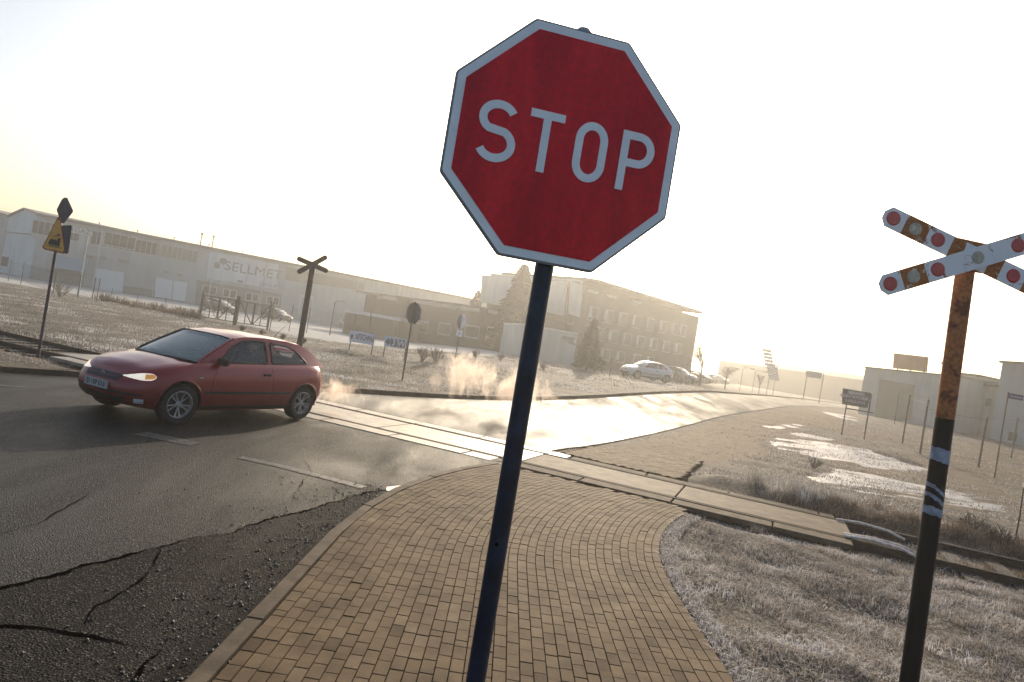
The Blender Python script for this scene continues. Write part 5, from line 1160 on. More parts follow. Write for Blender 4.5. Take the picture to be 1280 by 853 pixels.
    # front: grille, plate, bumper slot, lamps, badge
    D = (-1, 0, 0); dl = (-1, -.75, 0)
    g = decal('grille', [(2, .40, .665), (2, -.40, .665), (2, -.34, .575), (2, .34, .575)], D, M_BLKP, e, .006, 12, 4)[0]
    decal('grille_bar', [(2, .32, .628), (2, -.32, .628), (2, -.32, .618), (2, .32, .618)], D, M_HUB if not hero else M_P, g, .012, 12, 1)
    b = MB(); b.lathe([(.030, -.004), (.036, 0), (.030, .006), (.026, 0)], Matrix.Translation(proj((2, 0, .622), D, .014)) @ Matrix.Rotation(R(90), 4, 'Y'), 16, closed=True); bd_ = b.build('badge', M_ALLOY, g)
    decal('lower_intake', [(2, .52, .37), (2, -.52, .37), (2, -.46, .285), (2, .46, .285)], D, M_BLKP, e, .006, 12, 4)
    decal('bumper_strip', [(2, .70, .44), (2, -.70, .44), (2, -.70, .405), (2, .70, .405)], D, M_BLKP, e, .006, 16, 1)
    pl_ = MB(); q = proj((2, 0, .50), D, .012); pl_.box((q.x+.006, 0, .49), (.012, .52, .114)); pp = pl_.build('number_plate', M_PLATE, e)
    if hero:
        b = text_mb('D 1EP·E13'.replace('·', ' '), .095, bold=.002); xf(b, Matrix.Translation((q.x+.0145, 0, .49)) @ Matrix.Rotation(R(90), 4, 'Z')); b.build('plate_characters', M_BLKP, pp, norm=False)
    LM = M_LAMP if hero else M_LAMPOFF
    for lamp in decal('headlight', [(1.98, .37, .700), (1.76, .77, .742), (1.74, .78, .645), (1.98, .40, .610)], dl, LM, e, .007, 20, 6, both=True, prof=lambda f: min(1, .12+1.5*f)*(1 if f < .8 else math.sqrt(max(.05, 1-((f-.8)/.2)**2)))):
        s = 1 if lamp.data.vertices[0].co.y > 0 else -1
        decal('indicator', [(1.84, .665*s, .715), (1.765, .765*s, .728), (1.745, .775*s, .665), (1.83, .675*s, .645)], (-1, -.75*s, 0), M_AMB if hero else LM, lamp, .011, 10, 4, prof=lambda f: 1 if f < .6 else math.sqrt(max(.05, 1-((f-.6)/.4)**2)))
    for l_ in decal('tail_lamp', [(-1.9, .66, .90), (-1.7, .80, .90), (-1.7, .82, .62), (-1.9, .68, .60)], (1, -.8, 0), M_TAIL, e, .006, 5, 5, both=True): pass
    for fx_ in decal('fog_lamp', [(1.9, .60, .365), (1.85, .72, .365), (1.85, .72, .30), (1.9, .60, .30)], dl, M_LAMPOFF, e, .008, 3, 3, both=True): pass
    # sides
    Sd = (0, -1, 0)
    decal('rub_strip', [(.93, 1, .515), (-.93, 1, .515), (-.93, 1, .475), (.93, 1, .475)], Sd, M_BLKP, e, .008, 24, 1, both=True)
    decal('sill', [(.95, 1, .27), (-.95, 1, .27), (-.95, 1, .225), (.95, 1, .225)], Sd, M_BLKP, e, .004, 24, 1, both=True)
    for s in (1, -1):
        b = MB(); 
        for P in ([(.68, .90), (.78, .72), (.80, .50), (.78, .30)], [(-.46, .93), (-.48, .7), (-.50, .5), (-.46, .30)], [(.78, .295), (-.46, .295)]):
            pp_ = []
            for (x0, z0), (x1, z1) in zip(P[:-1], P[1:]):
                for k in range(8): f = k/7; pp_.append(proj((x0+(x1-x0)*f, s*1.5, z0+(z1-z0)*f), (0, -s, 0), -.001))
            b.tube(pp_, .0045, 4, caps=False)
        b.build('door_gap', M_BLKP, e)
        q = proj((-.32, s*1.5, .80), (0, -s, 0), .012); b = MB(); b.box(q, (.16, .03, .045)); b.build('door_handle', M_BLKP, e, bevel=.008)
        q = Vector((.66, s*.86, .985)); b = MB(); b.box(q, (.10, .20, .115)); b.box((.64, s*.76, .955), (.06, .10, .04)); b.build('door_mirror', M_BLKP, e, bevel=.025)
        q = proj((1.02, s*1.5, .72), (0, -s, 0), .004); b = MB(); b.box(q, (.06, .012, .022)); b.build('side_repeater', M_LAMPOFF, e)
    decal('rear_bumper_strip', [(-2, .70, .50), (-2, -.70, .50), (-2, -.70, .46), (-2, .70, .46)], (1, 0, 0), M_BLKP, e, .006, 16, 1)
    b = MB(); b.tube([(-1.15, .05, 1.43), (-1.45, .05, 1.70)], [.006, .002], 5); b.build('aerial', M_BLKP, e)
    b = MB(); b.tube([(1.0, .35, .955), (.92, .05, .995)], .007, 4); b.tube([(1.02, -.2, .965), (.95, -.5, .985)], .007, 4)
    b.build('wipers', M_BLKP, e)
    b = MB(); b.tube([(-1.8, .45, .22), (-2.08, .45, .21)], .028, 10); b.build('exhaust_pipe', M_STEEL, e, smooth=True)
    b = MB(); b.box((0, 0, .24), (3.1, 1.1, .10)); b.build('underbody', M_BLKP, e)
    return e
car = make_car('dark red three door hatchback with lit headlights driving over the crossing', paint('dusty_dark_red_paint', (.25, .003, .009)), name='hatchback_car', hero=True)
car.location = (-4.93, 11.83, 0.006); car.rotation_euler = (0, 0, R(244.6))
# ---- driver
def skin_person(name, joints, edges, m, loc, rz, label, sub=2):
    me = bpy.data.meshes.new(name); me.from_pydata([j[0] for j in joints], edges, []); o_ = bpy.data.objects.new(name, me); COL.objects.link(o_)
    s = o_.modifiers.new('s', 'SKIN'); s.use_smooth_shade = True
    for v, j in zip(me.skin_vertices[0].data, joints): v.radius = (j[1], j[2] if len(j) > 2 else j[1]); 
    me.skin_vertices[0].data[0].use_root = True
    o_.modifiers.new('u', 'SUBSURF').levels = sub; dg = bpy.context.evaluated_depsgraph_get(); m2 = bpy.data.meshes.new_from_object(o_.evaluated_get(dg)); bpy.data.objects.remove(o_)
    m2.materials.clear(); m2.materials.append(m); o2 = bpy.data.objects.new(name, m2); COL.objects.link(o2); o2.location = loc; o2.rotation_euler = (0, 0, rz); return o2
M_SKIN = mat('skin', (.42, .26, .19), .6, var=.05); M_COAT = mat('dark_jacket', (.05, .06, .075), .85); M_HAIR = mat('light_brown_hair', (.16, .11, .07), .7)
# seated facing +x; local coordinates as in the car
J = [((-.30, 0, .66), .15, .17), ((-.34, 0, .82), .13, .17), ((-.40, 0, 1.0), .11, .17), ((-.40, 0, 1.09), .055), ((-.385, 0, 1.15), .055), ((-.37, 0, 1.22), .085, .075), ((-.37, 0, 1.29), .075, .07),
     ((-.37, .18, 1.02), .06), ((-.22, .24, .86), .05), ((.10, .20, .90), .042), ((.36, .13, .97), .032), ((-.37, -.18, 1.02), .06), ((-.22, -.24, .86), .05), ((.10, -.20, .90), .042), ((.36, -.13, .97), .032),
     ((-.05, .11, .66), .085), ((.28, .12, .70), .07), ((.45, .12, .52), .05), ((-.05, -.11, .66), .085), ((.28, -.12, .70), .07), ((.45, -.12, .52), .05)]
E_ = [(0, 1), (1, 2), (2, 3), (3, 4), (4, 5), (5, 6), (2, 7), (7, 8), (8, 9), (9, 10), (2, 11), (11, 12), (12, 13), (13, 14), (0, 15), (15, 16), (16, 17), (0, 18), (18, 19), (19, 20)]
J = [((j[0][0], j[0][1], j[0][2]-.02),)+j[1:] for j in J]
Mc = Matrix.Translation(car.location) @ Matrix.Rotation(R(244.6), 4, 'Z'); pl = Mc @ Vector((0, .36, 0))
person = skin_person('person', J, E_, M_COAT, pl, R(244.6), ''); tag(person, 'driver in a dark jacket sitting behind the wheel of the red car', 'person')
b = MB()
# head: ellipsoid with brow, nose and chin, worn over the neck
H = Matrix.Translation((-.355, 0, 1.225))
prof = []
vs = []; fs = []; nn, mm = 14, 18
for i in range(nn+1):
    th = math.pi*i/nn
    for j in range(mm):
        ph = 2*math.pi*j/mm; x = math.sin(th)*math.cos(ph); y = math.sin(th)*math.sin(ph); z = math.cos(th)
        X, Y, Z = x*.098, y*.076, z*.12
        if z < 0: X *= 1+.12*z*(x < 0)-.02; Y *= 1+.32*z
        if x > .8 and abs(y) < .3 and -.25 < z < .1: X += .020
        if x > .6 and .05 < z < .25 and .15 < abs(y) < .5: X -= .010
        vs.append(H @ Vector((X, Y, Z)))
for i in range(nn):
    for j in range(mm): fs.append((i*mm+j, (i+1)*mm+j, (i+1)*mm+(j+1) % mm, i*mm+(j+1) % mm))
b.add(vs, fs); b.build('head', M_SKIN, person, smooth=True, auto=80)
b = MB(); vs2 = []
for v in vs:
    l = v-H.translation; k = 1.09; vs2.append(H.translation+Vector((l.x*k-.010, l.y*k*1.03, l.z*k+.006)))
fs2 = [f for f in fs if all(((vs2[i]-H.translation).z > .035 or (vs2[i]-H.translation).x < -.01) and (vs2[i]-H.translation).z > -.08 for i in f)]
b.add(vs2, fs2); b.build('hair', M_HAIR, person, smooth=True, auto=80)
for s in (1, -1):
    hnd = MB(); hnd.tube([(.35, .13*s, .95), (.40, .135*s, .97), (.44, .14*s, .985)], [.028, .036, .03], 8)
    for k in range(4): hnd.tube([(.43, (.115+.017*k)*s, .99), (.47, (.115+.017*k)*s, 1.0), (.485, (.115+.017*k)*s, .975), (.465, (.115+.017*k)*s, .955)], [.0095, .009, .0085, .007], 6)
    hnd.tube([(.38, .11*s, .975), (.41, .085*s, .985), (.44, .08*s, .975)], [.012, .011, .008], 6)
    hnd.build('hand', M_SKIN, person, smooth=True)

# ---- parked cars: one dark and one pale master, then copies
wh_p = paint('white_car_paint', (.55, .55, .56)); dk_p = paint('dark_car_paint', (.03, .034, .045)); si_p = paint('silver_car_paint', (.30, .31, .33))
def place(o, px, py, rz, label, grp):
    q = at(px, py); o.location = q; o.rotation_euler = (0, 0, R(rz)); tag(o, label, 'car', grp); return o
G1 = 'cars parked in front of the warehouse'; G2_ = 'cars parked behind the wire fence by the bend'; G3 = 'vehicles parked by the garage'
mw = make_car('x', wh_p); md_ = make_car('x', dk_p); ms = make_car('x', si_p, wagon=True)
place(mw, 437, 411, -35, 'white car with rounded roof behind the fence, above the white banner', G1)
def cp(o, *a): return place(copy_tree(o), *a)
cp(md_, 273, 391, -20, 'dark car nearest the left gate, its roof catching the light', G1); cp(md_, 345, 401, -28, 'dark car half hidden by the pole of the far crossing cross', G1)
cp(ms, 470, 413, -30, 'grey car in the shade of the flat roofed shed', G1)
cp(mw, 806, 475, 205, 'white car seen side on behind the low wires, just right of the small fir', G2_); cp(ms, 846, 476.5, -40, 'silver car tucked behind the white one by the bend', G2_)
cp(md_, 871, 477, -40, 'dark car in front of the dim office block corner', G2_); cp(mw, 897, 479, -40, 'pale car farthest right in the row by the bend', G2_)
place(ms, 1172, 529, 165, 'grey estate car beside the garage, just left of the big pole', G3); place(md_, 1216, 536, 160, 'dark car between the big pole and the right edge', G3)
# ---------------------------------------------------------------- grass and weeds
def blade_mat(name, lo, hi, tip):
    m, t, p, o = newmat(name); a = N(t, 'ShaderNodeAttribute'); a.attribute_name = 'tone'; h_ = N(t, 'ShaderNodeAttribute'); h_.attribute_name = 'up'
    r_ = ramp(t, a.outputs['Fac'], [(0, lo), (.6, hi), (1, tip)]); mx_ = N(t, 'ShaderNodeMix', data_type='RGBA'); k = N(t, 'ShaderNodeMath', operation='MULTIPLY'); t.links.new(h_.outputs['Fac'], k.inputs[0]); k.inputs[1].default_value = .55
    t.links.new(k.outputs[0], mx_.inputs[0]); t.links.new(r_.outputs[0], mx_.inputs[6]); mx_.inputs[7].default_value = c4(tip); t.links.new(mx_.outputs[2], p.inputs['Base Color']); p.inputs['Roughness'].default_value = .7; p.inputs['Specular IOR Level'].default_value = .3
    tl = N(t, 'ShaderNodeBsdfTranslucent'); t.links.new(mx_.outputs[2], tl.inputs[0]); ms_ = N(t, 'ShaderNodeMixShader'); ms_.inputs[0].default_value = .3; t.links.new(p.outputs[0], ms_.inputs[1]); t.links.new(tl.outputs[0], ms_.inputs[2]); t.links.new(ms_.outputs[0], o.inputs['Surface']); return m
M_GR = blade_mat('frosted_grass', (.035, .024, .014), (.30, .23, .15), (.90, .87, .88)); M_GRF = blade_mat('dry_field_grass', (.035, .026, .015), (.34, .28, .21), (.88, .86, .85))
M_WEED = blade_mat('dry_weeds', (.045, .028, .02), (.15, .09, .055), (.34, .28, .22))
GXs, GYs = gx, gy; GZ = gz.reshape(ny_, nx_)
def gheight(x, y):
    i = np.clip(np.searchsorted(gx, x)-1, 0, nx_-2); j = np.clip(np.searchsorted(gy, y)-1, 0, ny_-2); fx = (x-gx[i])/(gx[i+1]-gx[i]); fy = (y-gy[j])/(gy[j+1]-gy[j])
    return (GZ[j, i]*(1-fx)+GZ[j, i+1]*fx)*(1-fy)+(GZ[j+1, i]*(1-fx)+GZ[j+1, i+1]*fx)*fy
def blades(name, x, y, hgt, wid, m, lay=1.0, tone=None, kind='stuff', label=None, parent=None, z=None):
    n = len(x); a = rng.uniform(0, 2*math.pi, n); hh_ = hgt; L = hh_*rng.uniform(.3, 1.3, n)*lay; w = wid*rng.uniform(.6, 1.4, n); z0 = (gheight(x, y) if z is None else z)-.005
    sx, sy_ = -np.sin(a)*w/2, np.cos(a)*w/2; dx, dy = np.cos(a)*L, np.sin(a)*L
    b = rng.uniform(0, 2*math.pi, n); P0 = np.stack([x+sx, y+sy_, z0], 1); P1 = np.stack([x-sx, y-sy_, z0], 1); mx_, my = x+dx*.35, y+dy*.35; mz = z0+hh_*.75
    P2 = np.stack([mx_+sx*.8, my+sy_*.8, mz], 1); P3 = np.stack([mx_-sx*.8, my-sy_*.8, mz], 1); P4 = np.stack([x+dx+np.cos(b)*L*.3, y+dy+np.sin(b)*L*.3, z0+hh_*rng.uniform(.55, 1.1, n)], 1)
    V = np.stack([P0, P1, P2, P3, P4], 1).reshape(-1, 3); o5 = np.arange(n)*5; F = np.concatenate([np.stack([o5, o5+1, o5+3], 1), np.stack([o5, o5+3, o5+2], 1), np.stack([o5+2, o5+3, o5+4], 1)])
    if tone is None: tone = rng.random(n)
    o_ = npmesh(name, V, F, m, {'tone': np.repeat(tone, 5), 'up': np.tile([0, 0, .5, .5, 1.], n)}, parent=parent)
    if kind: o_['kind'] = kind
    if label: o_['label'] = label
    return o_
def free_mask(x, y, mroad=.10, mpav=.04, mtrk=1.0):
    ok = ~inpoly(x, y, ROADP) & ~inpoly(x, y, PAV) & ~inpoly(x, y, PAV2); ok &= np.minimum(dline(x, y, RL), dline(x, y, RR)) > mroad; ok &= dline(x, y, PAV+[PAV[0]]) > mpav
    ok &= (np.abs(track_d(x, y)) > mtrk) | (x > 6.2) | (x < -11.5); ok &= ~inpoly(x, y, APRON)
    for P in ICE: ok &= ~inpoly(x, y, P)
    return ok
# foreground right
n = 170000; x = rng.uniform(1.85, 10.5, n); y = 2.6+rng.random(n)**1.15*10.5; ok = free_mask(x, y) & (track_d(x, y) < 3.6); ok &= ~((np.abs(np.abs(track_d(x, y))-G2-.04) < .09))
dens = fbm(x, y, .55, 21); ok &= rng.random(n) < np.clip((dens-.25)*5, .35, 1); ok &= (rng.random(n) < np.where(np.abs(track_d(x, y)) < 1.2, .25, 1)); x, y = x[ok], y[ok]
cl = fbm(x, y, .35, 33); hg = .022+.13*np.clip(cl-.36, 0, 1)*rng.uniform(.4, 1.6, len(x)); tn = np.clip(rng.random(len(x))*.5+(fbm(x, y, .5, 40)-.5)*1.2+.25, 0, 1)
blades('frosted_grass', x, y, hg, .0075, M_GR, 1.5, tn, label='matted frosted grass beside the brick path')
n = 9000; a = rng.uniform(-.62, .56, n); v = np.where(a < 0, PC[1]+a*6.8, 0); r_ = rng.uniform(6.66, 6.87, n); x = np.where(a < 0, PC[0]-r_, PC[0]-r_*np.cos(a)); y = np.where(a < 0, v, PC[1]+r_*np.sin(a))
blades('edge_grass', x, y, rng.uniform(.015, .06, n), .007, M_GR, 1.4, z=np.maximum(gheight(x, y), .0), label='ragged frosted grass along the right edge of the brick path')
# taller tufts in the ditch and along the rail
def tufts(name, cs, per, r_, h_, w_, m, label):
    X = []; Y = []; Hh = []; T_ = []
    for cx_, cy_, s in cs:
        k = int(per*s); a = rng.uniform(0, 6.28, k); rr_ = np.abs(rng.normal(0, r_*s, k)); X.append(cx_+np.cos(a)*rr_); Y.append(cy_+np.sin(a)*rr_); Hh.append(h_*s*rng.uniform(.4, 1.1, k)); T_.append(np.clip(rng.normal(.4, .25)+rng.normal(0, .2, k), 0, 1))
    X = np.concatenate(X); Y = np.concatenate(Y); Hh = np.concatenate(Hh); T_ = np.concatenate(T_)
    return blades(name, X, Y, Hh, w_, m, .8, T_, label=label)
cs = []
for _ in range(240):
    x, y = rng.uniform(2.3, 9), rng.uniform(3, 11)
    if free_mask(np.array([x]), np.array([y]), .3, .3)[0] and (fbm(np.array([x]), np.array([y]), 1.4, 50)[0] > .5) and track_d(x, y) < -1.1: cs.append((x, y, rng.uniform(.5, 1.2)))
tufts('grass_tufts', cs, 60, .10, .13, .005, M_GR, 'longer tufts standing out of the frosted grass at the right')
cs = [(float(q.x), float(q.y), rng.uniform(.5, 1.2)) for q in [tp(s, 1.6+rng.normal(0, .30)+max(0, (s-6)*.05)) for s in rng.uniform(5.2, 12, 170)]]
tufts('track_weeds', cs, 75, .14, .22, .006, M_WEED, 'dry brown weeds growing along the far side of the rails at the right')
cs = [(float(q.x), float(q.y), rng.uniform(.6, 1.3)) for q in [tp(s, 2.1+rng.normal(0, .25)) for s in rng.uniform(4.6, 6.4, 30)]]
tufts('dry_reed_clump', cs, 70, .14, .30, .006, M_GRF, 'pale dry reeds by the puddles beyond the second paving patch')
cs = [(float(q.x), float(q.y), 1.0) for q in [tp(s, 0+rng.normal(0, .22)) for s in rng.uniform(7.2, 13, 45)]]
tufts('weeds_between_rails', cs, 50, .12, .13, .006, M_WEED, 'sparse weeds between the rails at the right')
# reddish bush clump at right behind the rail
def twig_bush(name, loc, h_, n, m, label, spread=.7, cat='bush', twig=.006, grp=None, levels=3):
    b = MB()
    def grow(p, d, L, r_, lv):
        q = p+d*L; b.tube([p, (p+q)/2+Vector(rng.normal(0, .04*L, 3)), q], [r_, r_*.8, r_*.6], 3, caps=False)
        if lv > 0:
            for _ in range(3): nd = (d+Vector(rng.normal(0, .45, 3))+Vector((0, 0, .1))).normalized(); grow(p.lerp(q, rng.uniform(.45, 1)), nd, L*rng.uniform(.5, .8), r_*.6, lv-1)
    for _ in range(n):
        a = rng.uniform(0, 6.28); d = Vector((math.cos(a)*spread*rng.random(), math.sin(a)*spread*rng.random(), 1)).normalized(); grow(Vector((rng.normal(0, .05)*h_, rng.normal(0, .05)*h_, -.02)), d, h_*.42, twig*2, levels-1)
    o_ = b.build(name, m, norm=False); o_.location = loc; return tag(o_, label, cat, grp)
M_TWIG = mat('bare_twigs', (.10, .06, .045), .8, var=.3); M_TWIGF = mat('frosted_twigs', (.26, .21, .16), .8, var=.3)
twig_bush('dry_bush', at(1213, 668), .55, 24, M_TWIG, 'reddish dry bush behind the rail right of the black pole', 1.4)
twig_bush('dry_bush', at(1250, 684), .5, 20, M_TWIG, 'low reddish dry bush next to the thin stake', 1.5)
twig_bush('dry_bush', at(1017, 585), .45, 14, M_TWIGF, 'small pale bush at the edge of the muddy yard', 1.4)
# left field
n = 150000; u = rng.random(n); y = 15+(62-15)*u**1.5; x = rng.uniform(-1.15, .35, n)*y*.95-2; ok = free_mask(x, y, .15) & (track_d(x, y) > 1.3) & ~inpoly(x, y, YARD) & (x < 16); x, y = x[ok], y[ok]
cl = fbm(x, y, 1.1, 61); sc2 = .5+y/30; ok = rng.random(len(x)) < np.clip((cl-.25)*3, .1, 1); x, y, cl, sc2 = x[ok], y[ok], cl[ok], sc2[ok]
tn = np.clip(rng.random(len(x))*.4+(fbm(x, y, 1.6, 70)-.5)*2.2+.35, 0, 1); hg = (.035+.12*np.clip(cl-.3, 0, 1))*rng.uniform(.5, 1.4, len(x))
verge = np.minimum(dline(x, y, RL), 9) < 1.1; hg = np.where(verge, hg*.35, hg)
blades('field_grass', x, y, hg, .012*sc2, M_GRF, 1.3, tn, label='dry frosted field grass between the rails and the warehouse fence')
# strip nearest the road at the left, and between the left rails
n = 26000; s = rng.uniform(-34, -9.5, n); d = rng.uniform(-2.6, 1.2, n); q = [tp(a, b_) for a, b_ in zip(s, d)]; x = np.array([v.x for v in q]); y = np.array([v.y for v in q]); ok = free_mask(x, y, .25) & (np.abs(np.abs(d)-G2-.04) > .10); x, y = x[ok], y[ok]
blades('verge_grass', x, y, rng.uniform(.02, .07, len(x)), .008, M_GR, 1.5, label='short frosted grass between the rails at the left')
# right side yard and beyond, centre verge
n = 60000; u = rng.random(n); y = 14+(48-14)*u**1.3; x = rng.uniform(.25, .95, n)*y; _i = ICE; ICE = []; ok = free_mask(x, y, .3) & (track_d(x, y) > 1.5) & (fbm(x, y*1.5, 1.2, 81) > .47); ICE = _i; x, y = x[ok], y[ok]
blades('yard_grass', x, y, rng.uniform(.02, .08, len(x)), .012, M_GR, 1.6, label='thin frosted grass over the muddy yard at the right')
# weeds along the left fence
cs = []
for px in np.linspace(126, 250, 60): q = at(px, 377+(px-138)*.19+rng.normal(0, 1.0)); cs.append((q.x, q.y, rng.uniform(.6, 1.5)))
tufts('fence_weeds', cs, 26, .25, .55, .035, M_WEED, 'brown weeds tangled along the low fence in front of the white doors')
for i, (px, py, h_, lb) in enumerate(((75, 371, 1.5, 'pale bare shrub behind the left warning sign pole'), (527, 451, 1.0, 'frosted twiggy shrub right of the octagon back'), (545, 452, 1.1, 'dark twiggy shrub behind the steam'), (594, 447, .7, 'small round shrub right of the edge on road sign'), (626, 450, .6, 'tiny shrub left of the blue pole'), (679, 462, .5, 'low shrub right of the blue pole'))):
    twig_bush('shrub', at(px, py), h_, 16, M_TWIGF, lb, 1.1, 'shrub', .012)
for i, px in enumerate((303, 327, 353, 379)):
    q = at(px, 413+(px-303)*.21); twig_bush('shrub', q, .42, 18, M_TWIG, ('first', 'second', 'third', 'fourth')[i]+' from the left of the small round tufts beyond the car roof', 1.6, 'shrub', .014, 'small round tufts in the field')
# ---------------------------------------------------------------- trees
def needle_mat(name, a, b_):
    m, t, p, o = newmat(name); at_ = N(t, 'ShaderNodeAttribute'); at_.attribute_name = 'tone'; r_ = ramp(t, at_.outputs['Fac'], [(0, a), (1, b_)]); t.links.new(r_.outputs[0], p.inputs['Base Color']); p.inputs['Roughness'].default_value = .8; return m
M_FIR = needle_mat('fir_needles', (.014, .018, .007), (.05, .052, .022)); M_BARK = mat('bark', (.07, .05, .035), .9, var=.3)
def conifer(px, py, H_, wr, label, n=9000, dist=None, trunk=.12):
    if dist: r_ = ray(px, py); q = Vector((r_.x*dist, dist, .9))
    else: q = at(px, py)
    e = empty('fir_tree', q, 0, label, 'tree'); b = MB(); b.tube([(0, 0, -.1), (0, 0, H_*.5), (0, 0, H_*.96)], [H_*.022, H_*.014, .01], 8); b.build('trunk', M_BARK, e)
    V = []; t_ = rng.random(n)**.75; z = H_*(trunk+(1-trunk)*(1-t_)); nb = 34
    k = rng.integers(0, nb*8, n); az = k*2.39996+rng.normal(0, .10, n); tier = np.sin(z/H_*55)*.14+1; lobes = 1+.22*np.sin(az*3+z*2)
    rm = wr*t_**.85*tier*lobes; rad = rm*rng.random(n)**.45; x = np.cos(az)*rad; y = np.sin(az)*rad; z = z-rad*.25+rng.normal(0, .05, n)
    s = H_*.022*rng.uniform(.6, 1.6, n); d1 = rng.normal(0, 1, (n, 3)); d1 /= np.linalg.norm(d1, axis=1)[:, None]; d2 = rng.normal(0, 1, (n, 3)); C_ = np.stack([x, y, z], 1); out = np.stack([np.cos(az), np.sin(az), np.full(n, -.3)], 1)
    V = np.stack([C_+d1*s[:, None]*.5, C_-d1*s[:, None]*.5, C_+out*s[:, None]*2], 1).reshape(-1, 3); F = np.arange(n*3).reshape(-1, 3)
    npmesh('crown', V, F, M_FIR, {'tone': np.repeat(np.clip(rng.random(n)*.6+.4*np.sin(az*3)**2, 0, 1), 3)}, parent=e); return e
conifer(733, 463, 3.9, 1.05, 'small dark fir tree on the grass in front of the office block', 7000, trunk=.10)
conifer(640, 430, 9.4, 2.6, 'tall hazy fir tree rising in front of the pale upper cladding', 15000, 72, .05)
conifer(588, 425, 7.2, 2.0, 'fir tip showing above the dark hall roof', 4000, 92, .05)
conifer(566+0, 424, 6.9, 1.6, 'faint second fir behind the dark hall roof', 200, 95, .05) if False else None
def bare_tree(px, py, H_, label, dist=None, m=M_TWIGF, lv=4):
    if dist: r_ = ray(px, py); q = Vector((r_.x*dist, dist, .9))
    else: q = at(px, py)
    e = empty('bare_tree', q, 0, label, 'tree'); b = MB(); b.tube([(0, 0, -.1), (0, 0, H_*.5)], [H_*.02, H_*.014], 6); b.build('trunk', M_BARK, e); c_ = MB()
    def grow(p, d, L, r_, l):
        q_ = p+d*L; c_.tube([p, q_], [r_, r_*.6], 3, caps=False)
        if l > 0:
            for _ in range(4): grow(p.lerp(q_, rng.uniform(.4, 1)), (d+Vector(rng.normal(0, .5, 3))).normalized(), L*rng.uniform(.5, .75), max(.009, r_*.55), l-1)
    for k in range(7): a = rng.uniform(0, 6.28); grow(Vector((0, 0, H_*rng.uniform(.3, .5))), Vector((math.cos(a)*.5, math.sin(a)*.5, 1)).normalized(), H_*.25, H_*.010, lv-1)
    c_.build('crown', m, e, norm=False); return e
bare_tree(876, 470, 4.6, 'bare frosted young tree right of the office block', 66); bare_tree(862, 470, 3.0, 'low bare thicket tree at the foot of the office block', 68); bare_tree(1232, 520, 5.6, 'faint bare tree behind the beige annexe', 85); bare_tree(908, 474, 2.8, 'small bare tree in the haze before the stacked boards', 70); bare_tree(737+4, 430, 5.5, 'faint frosted tree behind the small fir', 66, lv=3); bare_tree(950, 480, 2.6, 'tiny bare tree left of the stacked boards', 80)
# hedge masses along the far kerb
M_HEDGE = blade_mat('frosted_hedge', (.05, .05, .03), (.14, .13, .09), (.34, .32, .27))
def hedge(P, h_, label):
    X = []; Y = []
    for (a, b_), (c_, d_) in zip(P[:-1], P[1:]):
        k = int(math.hypot(c_-a, d_-b_)*160); t_ = rng.random(k); X.append(a+(c_-a)*t_+rng.normal(0, .4, k)); Y.append(b_+(d_-b_)*t_+rng.normal(0, .4, k))
    X = np.concatenate(X); Y = np.concatenate(Y); o_ = blades('hedge', X, Y, h_*rng.uniform(.3, 1.1, len(X))*(.5+fbm(X, Y, 1.5, 91)), .07, M_HEDGE, .6, kind=None); tag(o_, label, 'hedge')
hedge([A2(822, 475), A2(850, 477), A2(880, 478)], .9, 'frosted low hedge between the parked cars and the bend')
hedge([A2(884, 478), A2(925, 480)], 1.0, 'hazy low hedge running on along the bend')
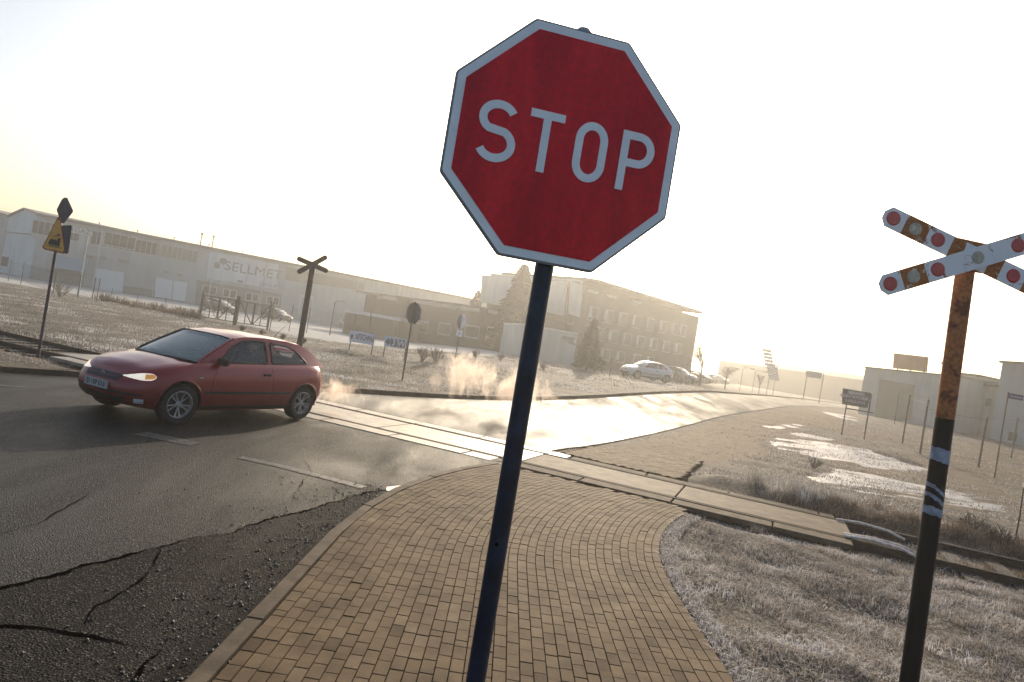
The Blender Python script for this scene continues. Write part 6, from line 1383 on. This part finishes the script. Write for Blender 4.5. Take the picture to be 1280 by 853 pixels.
# ---------------------------------------------------------------- steam and exhaust
def puff(name, C_, rad, dens, seed, label, sc=1.6, col=(1, .86, .75)):
    b = MB(); vs = []; fs = []; nn, mm = 16, 24
    for i in range(nn+1):
        th = math.pi*i/nn
        for j in range(mm):
            ph = 2*math.pi*j/mm; vs.append((rad[0]*math.sin(th)*math.cos(ph), rad[1]*math.sin(th)*math.sin(ph), rad[2]*math.cos(th)))
    for i in range(nn):
        for j in range(mm): fs.append((i*mm+j, (i+1)*mm+j, (i+1)*mm+(j+1) % mm, i*mm+(j+1) % mm))
    b.add(vs, fs); m, t, p, o = newmat(name+'_vapour'); t.nodes.remove(p); pv = N(t, 'ShaderNodeVolumePrincipled'); co = N(t, 'ShaderNodeTexCoord').outputs['Object']
    mp = N(t, 'ShaderNodeMapping'); mp.inputs['Scale'].default_value = (1.25, 1.0, .62); mp.inputs['Rotation'].default_value = (0, .35, 0); t.links.new(co, mp.inputs[0]); n1 = noise(t, sc, 6, .66, mp.outputs[0], 1.6); n1.noise_dimensions = '4D'; n1.inputs['W'].default_value = seed
    le = N(t, 'ShaderNodeVectorMath', operation='DIVIDE'); t.links.new(co, le.inputs[0]); le.inputs[1].default_value = rad; ln = N(t, 'ShaderNodeVectorMath', operation='LENGTH'); t.links.new(le.outputs[0], ln.inputs[0])
    fall = N(t, 'ShaderNodeMapRange'); t.links.new(ln.outputs['Value'], fall.inputs[0]); fall.inputs[1].default_value = 1; fall.inputs[2].default_value = .0; fall.inputs[3].default_value = -.42; fall.inputs[4].default_value = .10
    ad_ = N(t, 'ShaderNodeMath', operation='ADD'); t.links.new(n1.outputs['Fac'], ad_.inputs[0]); t.links.new(fall.outputs[0], ad_.inputs[1])
    mr = N(t, 'ShaderNodeMapRange'); t.links.new(ad_.outputs[0], mr.inputs[0]); mr.inputs[1].default_value = .46; mr.inputs[2].default_value = .74; mr.inputs[3].default_value = 0; mr.inputs[4].default_value = dens
    t.links.new(mr.outputs[0], pv.inputs['Density']); pv.inputs['Color'].default_value = c4(col); pv.inputs['Anisotropy'].default_value = .5; t.links.new(pv.outputs[0], o.inputs['Volume'])
    o_ = b.build(name, m); o_.location = C_; return tag(o_, label, None, kind='stuff')
puff('exhaust_smoke', (-3.45, 14.7, .40), (1.5, .9, .75), 9, 3, 'backlit exhaust vapour trailing behind the red car', 2.4)
puff('steam', (-1.2, 20.0, .95), (2.6, 1.3, 1.8), 6, 8, 'sunlit steam drifting over the road beyond the crossing', 1.3)
puff('steam', (.35, 18.6, .75), (2.6, 1.6, 1.5), 6, 14, 'low bright steam against the wet road', 1.5)
